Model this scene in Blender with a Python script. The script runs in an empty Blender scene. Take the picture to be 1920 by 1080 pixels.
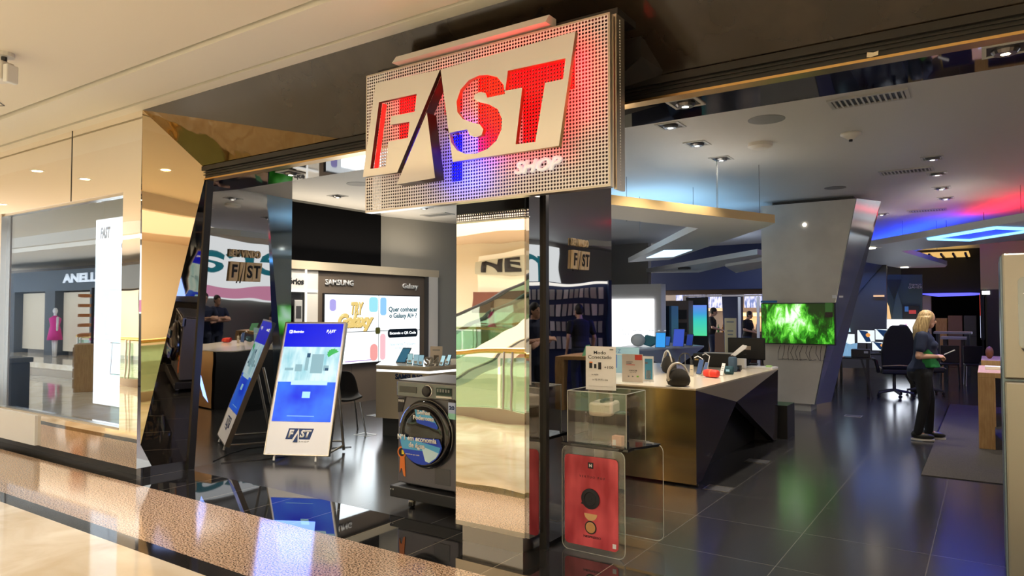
import bpy, bmesh, math, random
from mathutils import Vector, Matrix, Euler
import numpy as np
random.seed(7)
C = bpy.context.scene.collection
SC = bpy.context.scene
R = math.radians

# ------------------------------------------------------------------ camera
F_PX, CAM_H = 1319.0, 1.62
YAW, PIT = R(34.1), math.atan(43/1319)
cam_d = bpy.data.cameras.new('camera'); cam = bpy.data.objects.new('camera', cam_d); C.objects.link(cam)
cam_d.sensor_width = 36; cam_d.lens = 36*F_PX/1920; cam_d.clip_start = .05; cam_d.clip_end = 300
cam.location = (0, 0, CAM_H); cam.rotation_euler = (R(90)+PIT, 0, YAW)
SC.camera = cam
# ------------------------------------------------------------------ world, exposure
W = bpy.data.worlds.new('world'); SC.world = W; W.use_nodes = True
W.node_tree.nodes['Background'].inputs[0].default_value = (1, .97, .92, 1)
W.node_tree.nodes['Background'].inputs[1].default_value = 3.8
SC.view_settings.view_transform = 'Standard'; SC.view_settings.look = 'None'
SC.view_settings.exposure = 0.22; SC.view_settings.gamma = 1; SC.view_settings.use_curve_mapping = False

def light(name, kind, loc, power, color=(1, 1, 1), size=.3, size_y=None, rot=(0, 0, 0), spot=None, blend=.6, parent=None):
    d = bpy.data.lights.new(name, kind); d.energy = power; d.color = color
    if kind == 'AREA':
        d.size = size
        if size_y: d.shape = 'RECTANGLE'; d.size_y = size_y
    elif kind == 'SPOT':
        d.spot_size = R(spot or 70); d.spot_blend = blend; d.shadow_soft_size = size
    else: d.shadow_soft_size = size
    o = bpy.data.objects.new(name, d); C.objects.link(o); o.location = loc; o.rotation_euler = rot
    if parent: o.parent = parent
    return o
UP = (R(180), 0, 0)
light('atrium_skylight', 'AREA', (-7, -5.5, 9.5), 1500, (1, .93, .82), 16, 8)

# ------------------------------------------------------------------ pixel -> world (points measured on the photo, on real planes)
_fw = Vector((-math.sin(YAW)*math.cos(PIT), math.cos(YAW)*math.cos(PIT), math.sin(PIT)))
_r = Vector((math.cos(YAW), math.sin(YAW), 0)); _u = _r.cross(_fw)
def at(x, y, ax, v):
    d = _fw + _r*((x-960)/F_PX) + _u*((540-y)/F_PX); i = 'XYZ'.index(ax)
    return Vector((0, 0, CAM_H)) + d*((v-(CAM_H if i == 2 else 0))/d[i])

# ------------------------------------------------------------------ materials
MATS = {}
def mat(name, col=(.8, .8, .8), rough=.5, metal=0, emit=None, es=1, spec=None, alpha=None, coat=0):
    if name in MATS: return MATS[name]
    m = bpy.data.materials.new(name); m.use_nodes = True; MATS[name] = m
    b = m.node_tree.nodes['Principled BSDF']
    b.inputs['Base Color'].default_value = (*col, 1); b.inputs['Roughness'].default_value = rough; b.inputs['Metallic'].default_value = metal
    if spec is not None: b.inputs['Specular IOR Level'].default_value = spec
    if emit: b.inputs['Emission Color'].default_value = (*emit, 1); b.inputs['Emission Strength'].default_value = es
    if coat: b.inputs['Coat Weight'].default_value = coat
    return m
def nodes(m): return m.node_tree.nodes, m.node_tree.links, m.node_tree.nodes['Principled BSDF']
def noise_col(m, scale, c1, c2, detail=4, p1=.35, p2=.65, vec='Object', stretch=None, dist=0):
    N, L, b = nodes(m)
    tc = N.new('ShaderNodeTexCoord'); n = N.new('ShaderNodeTexNoise'); cr = N.new('ShaderNodeValToRGB')
    n.inputs['Scale'].default_value = scale; n.inputs['Detail'].default_value = detail; n.inputs['Distortion'].default_value = dist
    src = tc.outputs[vec]
    if stretch:
        mp = N.new('ShaderNodeMapping'); mp.inputs['Scale'].default_value = stretch; L.new(src, mp.inputs[0]); src = mp.outputs[0]
    L.new(src, n.inputs['Vector']); L.new(n.outputs['Fac'], cr.inputs[0]); L.new(cr.outputs[0], b.inputs['Base Color'])
    cr.color_ramp.elements[0].position = p1; cr.color_ramp.elements[0].color = (*c1, 1)
    cr.color_ramp.elements[1].position = p2; cr.color_ramp.elements[1].color = (*c2, 1)
    return n, cr
def bump(m, scale, strength, dist=.01, detail=2, stretch=None):
    N, L, b = nodes(m); tc = N.new('ShaderNodeTexCoord'); n = N.new('ShaderNodeTexNoise'); bp = N.new('ShaderNodeBump')
    n.inputs['Scale'].default_value = scale; n.inputs['Detail'].default_value = detail
    bp.inputs['Strength'].default_value = strength; bp.inputs['Distance'].default_value = dist
    src = tc.outputs['Object']
    if stretch:
        mp = N.new('ShaderNodeMapping'); mp.inputs['Scale'].default_value = stretch; L.new(src, mp.inputs[0]); src = mp.outputs[0]
    L.new(src, n.inputs['Vector']); L.new(n.outputs['Fac'], bp.inputs['Height']); L.new(bp.outputs[0], b.inputs['Normal'])
def brick(m, w, h, c1, c2, mortar, msize=.004, off=.5, ox=0, oy=0, rot=0):
    N, L, b = nodes(m); tc = N.new('ShaderNodeTexCoord'); mp = N.new('ShaderNodeMapping'); br = N.new('ShaderNodeTexBrick')
    mp.inputs['Location'].default_value = (ox, oy, 0); mp.inputs['Rotation'].default_value = (0, 0, rot)
    br.inputs['Scale'].default_value = 1; br.inputs['Brick Width'].default_value = w; br.inputs['Row Height'].default_value = h
    br.inputs['Mortar Size'].default_value = msize; br.inputs['Color1'].default_value = (*c1, 1); br.inputs['Color2'].default_value = (*c2, 1)
    br.inputs['Mortar'].default_value = (*mortar, 1); br.offset = off; br.inputs['Mortar Smooth'].default_value = 0
    L.new(tc.outputs['Object'], mp.inputs[0]); L.new(mp.outputs[0], br.inputs['Vector']); L.new(br.outputs['Color'], b.inputs['Base Color'])
    return br
def thin(name, tint, gloss=.1, rough=0.0, rcol=(1, 1, 1)):
    """clear sheet: see-through tint plus mirror-like surface reflection"""
    if name in MATS: return MATS[name]
    m = bpy.data.materials.new(name); m.use_nodes = True; MATS[name] = m
    N, L = m.node_tree.nodes, m.node_tree.links; N.remove(N['Principled BSDF'])
    t = N.new('ShaderNodeBsdfTransparent'); g = N.new('ShaderNodeBsdfGlossy'); mx = N.new('ShaderNodeMixShader')
    t.inputs[0].default_value = (*tint, 1); g.inputs['Color'].default_value = (*rcol, 1); g.inputs['Roughness'].default_value = rough
    mx.inputs[0].default_value = gloss
    L.new(t.outputs[0], mx.inputs[1]); L.new(g.outputs[0], mx.inputs[2]); L.new(mx.outputs[0], N['Material Output'].inputs[0])
    return m

M_CEIL = mat('mall_ceiling_paint', (.82, .74, .62), .7)
M_SOFF = mat('soffit_paint', (.84, .78, .68), .6)
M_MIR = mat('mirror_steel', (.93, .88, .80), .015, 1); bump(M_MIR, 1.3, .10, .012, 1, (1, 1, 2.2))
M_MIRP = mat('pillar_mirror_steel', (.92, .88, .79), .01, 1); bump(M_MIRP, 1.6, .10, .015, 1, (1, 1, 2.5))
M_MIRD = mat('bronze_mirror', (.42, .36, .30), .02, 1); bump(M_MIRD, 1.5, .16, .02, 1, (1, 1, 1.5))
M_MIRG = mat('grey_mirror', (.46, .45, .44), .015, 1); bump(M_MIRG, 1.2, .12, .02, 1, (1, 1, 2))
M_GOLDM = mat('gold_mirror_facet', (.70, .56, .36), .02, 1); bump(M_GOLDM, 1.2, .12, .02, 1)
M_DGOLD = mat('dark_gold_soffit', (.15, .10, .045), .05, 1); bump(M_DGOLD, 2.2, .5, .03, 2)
M_STONE = mat('fascia_stone', (.05, .038, .025), .12); noise_col(M_STONE, 1.8, (.010, .007, .005), (.035, .025, .016), 6)
M_BLACKGL = mat('black_glass', (.006, .006, .008), .03, 0, spec=.8)
M_BLACK = mat('black_metal', (.012, .011, .010), .35)
M_BLACKP = mat('black_plastic', (.015, .015, .017), .45)
M_BRASS = mat('brass_edge', (.65, .42, .16), .3, 1)
M_WHITE = mat('white_paint', (.82, .82, .82), .5)
M_OFFW = mat('off_white_laminate', (.72, .69, .64), .4)
M_BEIGE = mat('beige_laminate', (.55, .47, .34), .45)
M_TAUPE = mat('taupe_panel', (.13, .10, .075), .5)
M_GREYW = mat('grey_wall_paint', (.29, .28, .25), .6)
M_BLACKW = mat('black_wall_paint', (.003, .003, .0035), 1, spec=.05)
M_STCEIL = mat('store_ceiling_paint', (.62, .61, .59), .55); bump(M_STCEIL, 1.5, .2, .02, 3, (1, 2.5, 1))
M_STEEL = mat('brushed_steel', (.62, .57, .49), .28, 1)
M_STEELD = mat('dark_steel', (.25, .25, .26), .3, 1)
M_CHROME = mat('chrome', (.8, .8, .8), .08, 1)
M_NAVY = mat('navy_paint', (.018, .03, .10), .5)
M_GREY = mat('mid_grey', (.22, .22, .22), .5)
M_LGREY = mat('light_grey', (.48, .48, .47), .5)
M_DGREY = mat('dark_grey', (.05, .05, .052), .5)
M_COLUMN = mat('column_cladding', (.55, .52, .48), .42, .12); noise_col(M_COLUMN, 3, (.50, .47, .43), (.58, .55, .50), 3, .3, .7)
M_WOOD = mat('oak_veneer', (.50, .30, .12), .45); noise_col(M_WOOD, 6, (.42, .23, .085), (.58, .36, .16), 5, .3, .7, stretch=(8, 8, 1))
M_RUBBER = mat('rubber', (.01, .01, .01), .8)
M_MARBLE = mat('beige_marble', (.80, .68, .50), .06); noise_col(M_MARBLE, 1.6, (.66, .52, .34), (.88, .78, .62), 8, .3, .7, dist=1.2)
M_GRAN = mat('pink_granite', (.6, .4, .25), .10)
n_, c_ = noise_col(M_GRAN, 85, (.04, .028, .02), (.52, .33, .20), 2, .39, .49)
e_ = c_.color_ramp.elements.new(.60); e_.color = (.68, .50, .36, 1)
M_BLTILE = mat('black_polished_tile', (.02, .02, .02), .02, spec=.8)
brick(M_BLTILE, .6, 40, (.012, .012, .012), (.016, .015, .014), (.30, .26, .2), .0022, 0, .22, 0)
M_DKTILE = mat('dark_satin_tile', (.05, .05, .05), .19, spec=.45)
brick(M_DKTILE, .80, .80, (.026, .026, .027), (.031, .031, .032), (.11, .105, .10), .0028, 0, .35, .12, 0)
M_STRIP = mat('dark_strip_stone', (.02, .018, .017), .06)
M_RUG = mat('rug_weave', (.05, .045, .04), .95); noise_col(M_RUG, 160, (.018, .016, .014), (.07, .06, .052), 3); bump(M_RUG, 300, .5, .004)
M_CREAMTOP = mat('cream_counter_top', (.80, .70, .54), .18)
M_CNTGOLD = mat('gold_counter_front', (.90, .70, .38), .13, 1); bump(M_CNTGOLD, 1.3, .08, .02, 1, (2, 1, .6))
M_CNTDARK = mat('dark_counter_side', (.055, .045, .048), .10, .5)
M_CNTTAUPE = mat('taupe_counter_side', (.40, .35, .28), .4, .1)
M_ACRYL = thin('acrylic', (.93, .93, .92), .09)
M_ACRED = thin('acrylic_edge', (.75, .76, .74), .25)
M_GLASSG = thin('green_balustrade_glass', (.62, .78, .68), .12)
M_PANE = thin('window_glass', (.70, .74, .78), .42, rcol=(.55, .66, .80))
M_SKIN = mat('skin', (.58, .33, .23), .5)
M_PAPER = mat('white_paper', (.80, .80, .80), .6)
M_INK = mat('black_ink', (.015, .015, .02), .6)
M_NAVYINK = mat('navy_ink', (.01, .04, .16), .5)
M_BLUELT = mat('pale_blue_card', (.35, .62, .80), .5)
M_REDINK = mat('red_ink', (.75, .07, .05), .5)
M_GREENINK = mat('green_ink', (.2, .5, .08), .5)
def emis(name, col, s): return mat(name, (.0, .0, .0), .4, 0, col, s)
E_WHITE = emis('white_backlit', (1, 1, 1), 1.5)
E_WHITE2 = emis('white_screen', (.93, .98, 1), 1.25)
E_LAMP = emis('warm_lamp', (1, .86, .6), 14)
E_LAMPC = emis('neutral_lamp', (1, .93, .8), 5)
E_LED = emis('white_led_strip', (1, .97, .9), 1.6)
E_RED = emis('red_led', (1, .02, .01), 4)
E_BLUE = emis('blue_led', (.01, .03, 1), 4)
E_BLUE2 = emis('cyan_led_line', (.18, .55, 1), 2.6)
E_BLUE3 = emis('blue_panel_glow', (.006, .014, .9), 5)

# ------------------------------------------------------------------ mesh helpers
class MB:
    def __init__(s): s.bm = bmesh.new(); s.mi = 0; s.mats = []
    def use(s, m):
        if m not in s.mats: s.mats.append(m)
        s.mi = s.mats.index(m); return s
    def _fin(s, fs):
        for f in fs: f.material_index = s.mi
    def face(s, pts):
        vs = [s.bm.verts.new(p) for p in pts]; f = s.bm.faces.new(vs); s._fin([f]); return s
    def hexa(s, a, b):
        """a: four points, b: four opposite points"""
        A = [s.bm.verts.new(p) for p in a]; B = [s.bm.verts.new(p) for p in b]; n = len(A)
        fs = [s.bm.faces.new(A[::-1]), s.bm.faces.new(B)]
        for i in range(n): fs.append(s.bm.faces.new((A[i], A[(i+1) % n], B[(i+1) % n], B[i])))
        s._fin(fs); return s
    def prism(s, pts, vec):
        v = Vector(vec); return s.hexa([Vector(p) for p in pts], [Vector(p)+v for p in pts])
    def box(s, x0, x1, y0, y1, z0, z1, mtx=None):
        a = [Vector(p) for p in ((x0, y0, z0), (x1, y0, z0), (x1, y1, z0), (x0, y1, z0))]
        b = [Vector((p.x, p.y, z1)) for p in a]
        if mtx: a = [mtx @ p for p in a]; b = [mtx @ p for p in b]
        return s.hexa(a, b)
    def rbox(s, x0, x1, z0, z1, y0, y1, r, n=4):
        """box in the XZ plane with rounded corners"""
        pts = []
        for cx, cz, a0 in ((x1-r, z1-r, 0), (x0+r, z1-r, 90), (x0+r, z0+r, 180), (x1-r, z0+r, 270)):
            for k in range(n+1):
                a = R(a0+90*k/n); pts.append((cx+r*math.cos(a), y0, cz+r*math.sin(a)))
        return s.prism(pts, (0, y1-y0, 0))
    def cyl(s, p0, p1, r0, r1=None, n=16, caps=True):
        r1 = r0 if r1 is None else r1; p0, p1 = Vector(p0), Vector(p1); d = (p1-p0).normalized()
        t = d.orthogonal().normalized(); u = d.cross(t)
        A = [s.bm.verts.new(p0+(t*math.cos(2*math.pi*i/n)+u*math.sin(2*math.pi*i/n))*r0) for i in range(n)]
        B = [s.bm.verts.new(p1+(t*math.cos(2*math.pi*i/n)+u*math.sin(2*math.pi*i/n))*r1) for i in range(n)]
        fs = [s.bm.faces.new((A[i], A[(i+1) % n], B[(i+1) % n], B[i])) for i in range(n)]
        if caps: fs += [s.bm.faces.new(A[::-1]), s.bm.faces.new(B)]
        s._fin(fs); return s
    def tube(s, pts, r, n=10, closed=False):
        pts = [Vector(p) for p in pts]; rings = []; prev = None; N = len(pts)
        for i, p in enumerate(pts):
            if closed: d = (pts[(i+1) % N]-pts[i-1]).normalized()
            else: d = (pts[min(i+1, N-1)]-pts[max(i-1, 0)]).normalized()
            t = d.orthogonal().normalized() if prev is None else (prev-d*prev.dot(d)).normalized()
            prev = t; u = d.cross(t); rr = r[i] if isinstance(r, (list, tuple)) else r
            rings.append([s.bm.verts.new(p+(t*math.cos(2*math.pi*k/n)+u*math.sin(2*math.pi*k/n))*rr) for k in range(n)])
        fs = []
        for i in range(N if closed else N-1):
            a, b = rings[i], rings[(i+1) % N]
            for k in range(n): fs.append(s.bm.faces.new((a[k], a[(k+1) % n], b[(k+1) % n], b[k])))
        if not closed: fs += [s.bm.faces.new(rings[0][::-1]), s.bm.faces.new(rings[-1])]
        s._fin(fs); return s
    def loft(s, rings):
        """rings: lists of points, equal counts"""
        V = [[s.bm.verts.new(p) for p in rg] for rg in rings]; n = len(V[0]); fs = []
        for i in range(len(V)-1):
            for k in range(n): fs.append(s.bm.faces.new((V[i][k], V[i][(k+1) % n], V[i+1][(k+1) % n], V[i+1][k])))
        fs += [s.bm.faces.new(V[0][::-1]), s.bm.faces.new(V[-1])]
        s._fin(fs); return s
    def lathe(s, prof, c=(0, 0, 0), axis='Z', n=24):
        c = Vector(c); rings = []
        for r, h in prof:
            rg = []
            for k in range(n):
                a = 2*math.pi*k/n; x, y = r*math.cos(a), r*math.sin(a)
                rg.append(c+(Vector((x, y, h)) if axis == 'Z' else Vector((x, -h, y)) if axis == 'Y' else Vector((h, x, y))))
            rings.append(rg)
        return s.loft(rings)
    def ell(s, c, rx, ry, rz, rot=None, n=14):
        c = Vector(c); rings = []
        m = max(6, n//2+1)
        for i in range(m+1):
            th = math.pi*(i+.02)/(m+.04); rg = []
            for k in range(n):
                a = 2*math.pi*k/n
                p = Vector((rx*math.sin(th)*math.cos(a), ry*math.sin(th)*math.sin(a), rz*math.cos(th)))
                if rot: p = rot @ p
                rg.append(c+p)
            rings.append(rg)
        return s.loft(rings[::-1])
    def cap(s, p0, p1, r0, r1=None, n=12):
        r1 = r0 if r1 is None else r1
        s.cyl(p0, p1, r0, r1, n); s.ell(p0, r0, r0, r0, n=n); s.ell(p1, r1, r1, r1, n=n); return s
    def build(s, name, m=None, parent=None, smooth=False, bevel=0, loc=None, rot=None):
        bmesh.ops.recalc_face_normals(s.bm, faces=s.bm.faces)
        me = bpy.data.meshes.new(name); s.bm.to_mesh(me); s.bm.free()
        for mm in (s.mats if s.mats else [m]): me.materials.append(mm)
        o = bpy.data.objects.new(name, me); C.objects.link(o)
        if parent: o.parent = parent
        if loc: o.location = loc
        if rot: o.rotation_euler = rot
        if smooth:
            for p in me.polygons: p.use_smooth = True
        if bevel:
            b = o.modifiers.new('bevel', 'BEVEL'); b.width = bevel; b.segments = 2; b.limit_method = 'ANGLE'
        return o
def bx(name, m, x0, x1, y0, y1, z0, z1, parent=None, bevel=0): return MB().box(x0, x1, y0, y1, z0, z1).build(name, m, parent, bevel=bevel)
def tag(o, label, cat, group=None):
    o['label'] = label; o['category'] = cat
    if group: o['group'] = group
    return o
def thing(name, label, cat, loc=(0, 0, 0), rz=0, group=None):
    o = bpy.data.objects.new(name, None); o.empty_display_size = .1; C.objects.link(o); o.location = loc; o.rotation_euler = (0, 0, rz)
    return tag(o, label, cat, group)
def struct(o): o['kind'] = 'structure'; return o
def copy_tree(o, parent=None, loc=None, rz=None, label=None):
    c = o.copy(); C.objects.link(c)
    if parent: c.parent = parent
    if loc is not None: c.location = loc
    if rz is not None: c.rotation_euler = (0, 0, rz)
    if label: c['label'] = label
    for ch in list(o.children): copy_tree(ch, c)
    return c
def txt(name, body, x0, x1, z0, z1, y, m, parent, depth=.002, bold=0.0, shear=0, mirror=False, space=1):
    """writing fitted to a box in the parent's XZ plane, facing -Y"""
    cu = bpy.data.curves.new(name, 'FONT'); cu.body = body; cu.size = 1; cu.offset = bold; cu.shear = shear; cu.resolution_u = 3
    cu.space_character = space; cu.align_x = 'CENTER'; cu.space_line = .95
    t = bpy.data.objects.new(name+'_tmp', cu); C.objects.link(t); bpy.context.view_layer.update()
    me = bpy.data.meshes.new_from_object(t); bpy.data.objects.remove(t)
    bm = bmesh.new(); bm.from_mesh(me)
    xs = [v.co.x for v in bm.verts]; ys = [v.co.y for v in bm.verts]
    sx = (x1-x0)/(max(xs)-min(xs)); sz = (z1-z0)/(max(ys)-min(ys)); mx, my = min(xs), min(ys)
    for v in bm.verts:
        X = (v.co.x-mx)*sx; v.co = Vector(((x1-X) if mirror else (x0+X), y, z0+(v.co.y-my)*sz))
    if depth:
        ret = bmesh.ops.extrude_face_region(bm, geom=bm.faces[:])
        for g in ret['geom']:
            if isinstance(g, bmesh.types.BMVert): g.co.y -= depth
    bmesh.ops.recalc_face_normals(bm, faces=bm.faces)
    bm.to_mesh(me); bm.free(); me.materials.clear(); me.materials.append(m); me.name = name
    o = bpy.data.objects.new(name, me); C.objects.link(o)
    if parent: o.parent = parent
    return o
def plate(name, outer, holes, y0, y1, m, parent, edge=None):
    """flat sheet in XZ with cut-outs, thickness y0..y1 (points are (x, z))"""
    cu = bpy.data.curves.new(name, 'CURVE'); cu.dimensions = '2D'; cu.fill_mode = 'BOTH'; cu.extrude = abs(y1-y0)/2
    for pl in [outer]+holes:
        sp = cu.splines.new('POLY'); sp.points.add(len(pl)-1); sp.use_cyclic_u = True
        for i, (x, z) in enumerate(pl): sp.points[i].co = (x, z, 0, 1)
    t = bpy.data.objects.new(name+'_tmp', cu); C.objects.link(t); bpy.context.view_layer.update()
    me = bpy.data.meshes.new_from_object(t); bpy.data.objects.remove(t)
    for v in me.vertices: v.co = Vector((v.co.x, (y0+y1)/2-v.co.z, v.co.y))
    me.materials.clear(); me.materials.append(m)
    if edge:
        me.materials.append(edge); me.update()
        for p in me.polygons:
            if abs(p.normal.y) < .5: p.material_index = 1
    o = bpy.data.objects.new(name, me); C.objects.link(o)
    if parent: o.parent = parent
    return o
def smooth_closed(pts, k=3):
    """Catmull-Rom through a closed outline"""
    out = []; n = len(pts)
    for i in range(n):
        p0, p1, p2, p3 = pts[i-1], pts[i], pts[(i+1) % n], pts[(i+2) % n]
        for j in range(k):
            t = j/k; out.append(tuple(.5*((2*b)+(-a+c)*t+(2*a-5*b+4*c-d)*t*t+(-a+3*b-3*c+d)*t**3) for a, b, c, d in zip(p0, p1, p2, p3)))
    return out
# ================================================================== SETTING
def S(name, mb, m=None, **k): return struct(mb.build(name, m, **k))
# floors
fl = S('floor', MB().box(-40, 15, -.62, 2.56, -.25, 0), M_MARBLE)
S('floor', MB().box(-40, 15, 2.70, 3.52, -.25, 0), M_GRAN)
S('trim_1', MB().box(-40, -4.0, 2.56, 2.70, -.25, .0), M_STRIP)
S('trim_2', MB().prism([(-4.0, 2.70, -.25), (5, 2.70, -.25), (5, 2.56, -.25), (-4.0, 2.56, -.25)], (0, 0, .25)), M_STRIP)
S('floor', MB().box(-13, 5, 3.52, 4.14, -.25, 0), M_BLTILE)
stf = S('floor', MB().box(-14, 7, 4.14, 30, -.25, 0), M_DKTILE)
# mall ceiling: main sheet, groove, lowered soffit along the shop fronts
Zc = 3.6
mc = MB(); mc.box(-40, 15, -.9, 2.98, Zc+.02, Zc+.5); S('ceiling', mc, M_CEIL)
S('ceiling', MB().box(-40, 15, 3.02, 3.49, Zc, Zc+.5), M_SOFF)
S('ceiling', MB().box(-40, 5, 3.53, 5, Zc+.0, Zc+.5), M_SOFF)
S('trim_3', MB().box(-40, 5, 2.98, 3.02, Zc+.05, Zc+.45), M_BLACK)
S('trim_4', MB().box(-40, 5, 3.49, 3.53, Zc+.05, Zc+.45), M_BLACK)
# ceiling edge towards the atrium
S('trim_5', MB().box(-40, 15, -1.05, -.9, Zc-.25, Zc+1.2), M_SOFF)
# clad wall left of the entrance, with the display window
wx0, wx1, wz0, wz1 = -10.14, -7.21, .43, 2.82
w = MB()
w.box(-16, wx0, 3.65, 3.85, .09, Zc); w.box(wx1, -6.87, 3.65, 3.80, .09, Zc)
w.box(wx0, wx1, 3.65, 3.85, wz1, Zc); S('wall_front', w, M_MIR)
S('wall_front', MB().box(-9.0, wx1, 3.65, 3.85, .09, wz0), M_MIR)
S('wall_front', MB().box(wx0, -9.0, 3.62, 3.85, .09, wz0), M_WHITE)
S('trim_6', MB().box(-8.318, -8.312, 3.645, 3.65, wz1, Zc), M_DGREY)
S('baseboard_front', MB().box(-16, -6.87, 3.72, 3.9, 0, .09), M_BLACK)
wn = S('window_1', MB().box(wx0, wx1, 3.70, 3.712, wz0, wz1), M_PANE)
fr = MB(); t_ = .045
fr.box(wx0, wx0+t_, 3.64, 3.74, wz0, wz1); fr.box(wx1-.02, wx1, 3.66, 3.74, wz0, wz1)
fr.box(wx0+t_, wx1-.02, 3.66, 3.74, wz1-.03, wz1); fr.box(wx0+t_, wx1-.02, 3.66, 3.74, wz0, wz0+.02)
fr.build('window_frame', M_STEEL, wn)
# dark niche behind the window
v = MB(); v.box(wx0, wx0+.03, 3.74, 3.86, wz0, wz1); v.box(wx1-.02, wx1, 3.74, 3.86, wz0, wz1); v.box(wx0-.1, wx1+.1, 4.9, 5.0, 0, 3.3); v.box(wx0-.15, wx0-.05, 3.86, 4.9, 0, 3.3); v.box(wx1+.05, wx1+.12, 3.86, 4.9, 0, 3.3)
v.box(wx0, wx1, 3.86, 4.9, 3.2, 3.3); v.box(wx0, wx1, 3.86, 4.9, .3, .42)
S('wall_niche', v, mat('niche_slate', (.035, .05, .07), .6))
lp_ = thing('window_light_panel', 'tall white backlit advertising panel standing inside the display window', 'display', (0, 4.5, 0))
xa = at(178, 580, 'Y', 4.5).x; MB().box(xa, wx1+.04, 0, .08, .43, 2.80).build('casing', M_WHITE, lp_); MB().box(xa+.01, wx1+.03, -.01, 0, .44, 2.79).build('lit_face', emis('window_white', (.95, .98, 1), 5), lp_)
q0 = at(187, 448, 'Y', 4.48); q1 = at(206, 424, 'Y', 4.48); txt('lettering', 'FAST', q0.x, q1.x, q0.z, q1.z, -.011, M_NAVYINK, lp_, .002, .04, .2)
q0 = at(226, 468, 'Y', 4.48); q1 = at(250, 450, 'Y', 4.48); txt('lettering', 'Ga', q0.x, q1.x, q0.z, q1.z, -.011, M_NAVYINK, lp_, .002, 0)
q0 = at(205, 702, 'Y', 4.48); q1 = at(236, 645, 'Y', 4.48); MB().box(q0.x, q1.x, -.013, -.011, q0.z, q0.z+.01).box(q0.x, q1.x, -.013, -.011, q1.z, q1.z+.01).prism([(q0.x, -.011, q0.z), (q0.x+.01, -.011, q0.z), (q0.x+.05, -.011, q1.z), (q0.x+.04, -.011, q1.z)], (0, -.002, 0)).build('tablet_outline', M_NAVYINK, lp_)
bk = thing('window_backdrop', 'slate backdrop board with faint grey brand lettering inside the display window', 'backdrop', (0, 4.895, 0)); MB().box(-10.05, -9.0, -.04, 0, .421, 3.1).build('board', mat('niche_slate'), bk); q0 = at(50, 452, 'Y', 4.88); q1 = at(86, 437, 'Y', 4.88); txt('letters', 'SAMSUNG', q0.x, q1.x, q0.z, q1.z, -.041, M_DGREY, bk, .004, .03)
# splayed entrance frame
A = Vector((-6.87, 3.65, 3.6)); Cc = Vector((-6.90, 3.65, .09)); B = Vector((-6.51, 4.12, 3.04)); D = Vector((-4.48, 4.10, 3.07)); P0 = Vector((-6.80, 4.15, .09))
th = Vector((0, .03, .0))
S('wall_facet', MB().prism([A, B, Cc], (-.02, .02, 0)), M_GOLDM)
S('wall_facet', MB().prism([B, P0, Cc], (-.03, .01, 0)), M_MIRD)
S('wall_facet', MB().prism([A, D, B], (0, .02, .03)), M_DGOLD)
S('baseboard_facet', MB().prism([(-6.88, 3.70, 0), (-6.83, 4.15, 0), (-6.95, 4.15, 0), (-7.0, 3.72, 0)], (0, 0, .09)), M_STEELD)
S('wall_fascia', MB().prism([A, (1.9, 3.65, 3.6), (1.9, 4.10, 3.07), D], (0, .03, .03)), M_STONE)
# transom beam, posts
tb = MB(); tb.box(-6.55, 1.9, 4.08, 4.11, 3.03, 3.075); tb.box(-6.55, 1.9, 4.11, 4.20, 2.955, 3.075)
for z in (2.985, 3.01): tb.box(-6.55, 1.9, 4.095, 4.11, z, z+.008)
S('trim_7', tb, M_BLACK)
S('trim_8', MB().box(-6.55, 1.9, 4.10, 4.20, 2.94, 2.955), M_BRASS)
S('trim_9', MB().prism([(-6.84, 4.13, 0), (-6.78, 4.13, 0), (-6.78, 4.2, 0), (-6.84, 4.2, 0)], (.29, -.01, 3.03)), M_BLACK)
p = at(1636, 101, 'Y', 4.094); sk = thing('torn_sticker', 'torn pale sticker remnant on the black beam above the right opening', 'sticker', p)
MB().prism([(-.028, 0, -.012), (-.01, 0, -.016), (.026, 0, -.010), (.028, 0, .012), (.004, 0, .006), (-.026, 0, .014)], (0, .0012, 0)).build('paper', mat('sticker_cream', (.7, .6, .42), .6), sk)
# glossy black soffit inside the entrance and its riser
S('ceiling', MB().box(-6.9, 1.9, 4.20, 4.66, 2.95, 3.02), M_BLACKGL)
S('wall_riser', MB().box(-6.9, 1.9, 4.63, 4.66, 3.02, 3.5), M_STCEIL)
# store ceiling
ZS = 3.45
S('ceiling', MB().box(-10.5, 7, 4.66, 30, ZS, ZS+.2), M_STCEIL)
# left mirror wall inside the entrance (two facets)
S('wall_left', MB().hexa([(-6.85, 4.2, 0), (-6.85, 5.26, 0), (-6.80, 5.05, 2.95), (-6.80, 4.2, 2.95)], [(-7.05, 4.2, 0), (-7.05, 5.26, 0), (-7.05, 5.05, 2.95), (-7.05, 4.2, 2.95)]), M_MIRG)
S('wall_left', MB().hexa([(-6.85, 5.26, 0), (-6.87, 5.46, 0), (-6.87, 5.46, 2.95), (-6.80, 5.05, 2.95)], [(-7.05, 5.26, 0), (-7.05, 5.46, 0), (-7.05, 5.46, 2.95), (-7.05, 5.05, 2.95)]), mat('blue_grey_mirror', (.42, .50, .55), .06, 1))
S('wall_left', MB().box(-7.05, -6.87, 4.66, 5.46, 2.95, ZS), M_STCEIL)
S('wall_left', MB().box(-10.5, -7.05, 5.02, 5.3, 0, ZS), M_GREYW)
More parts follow.
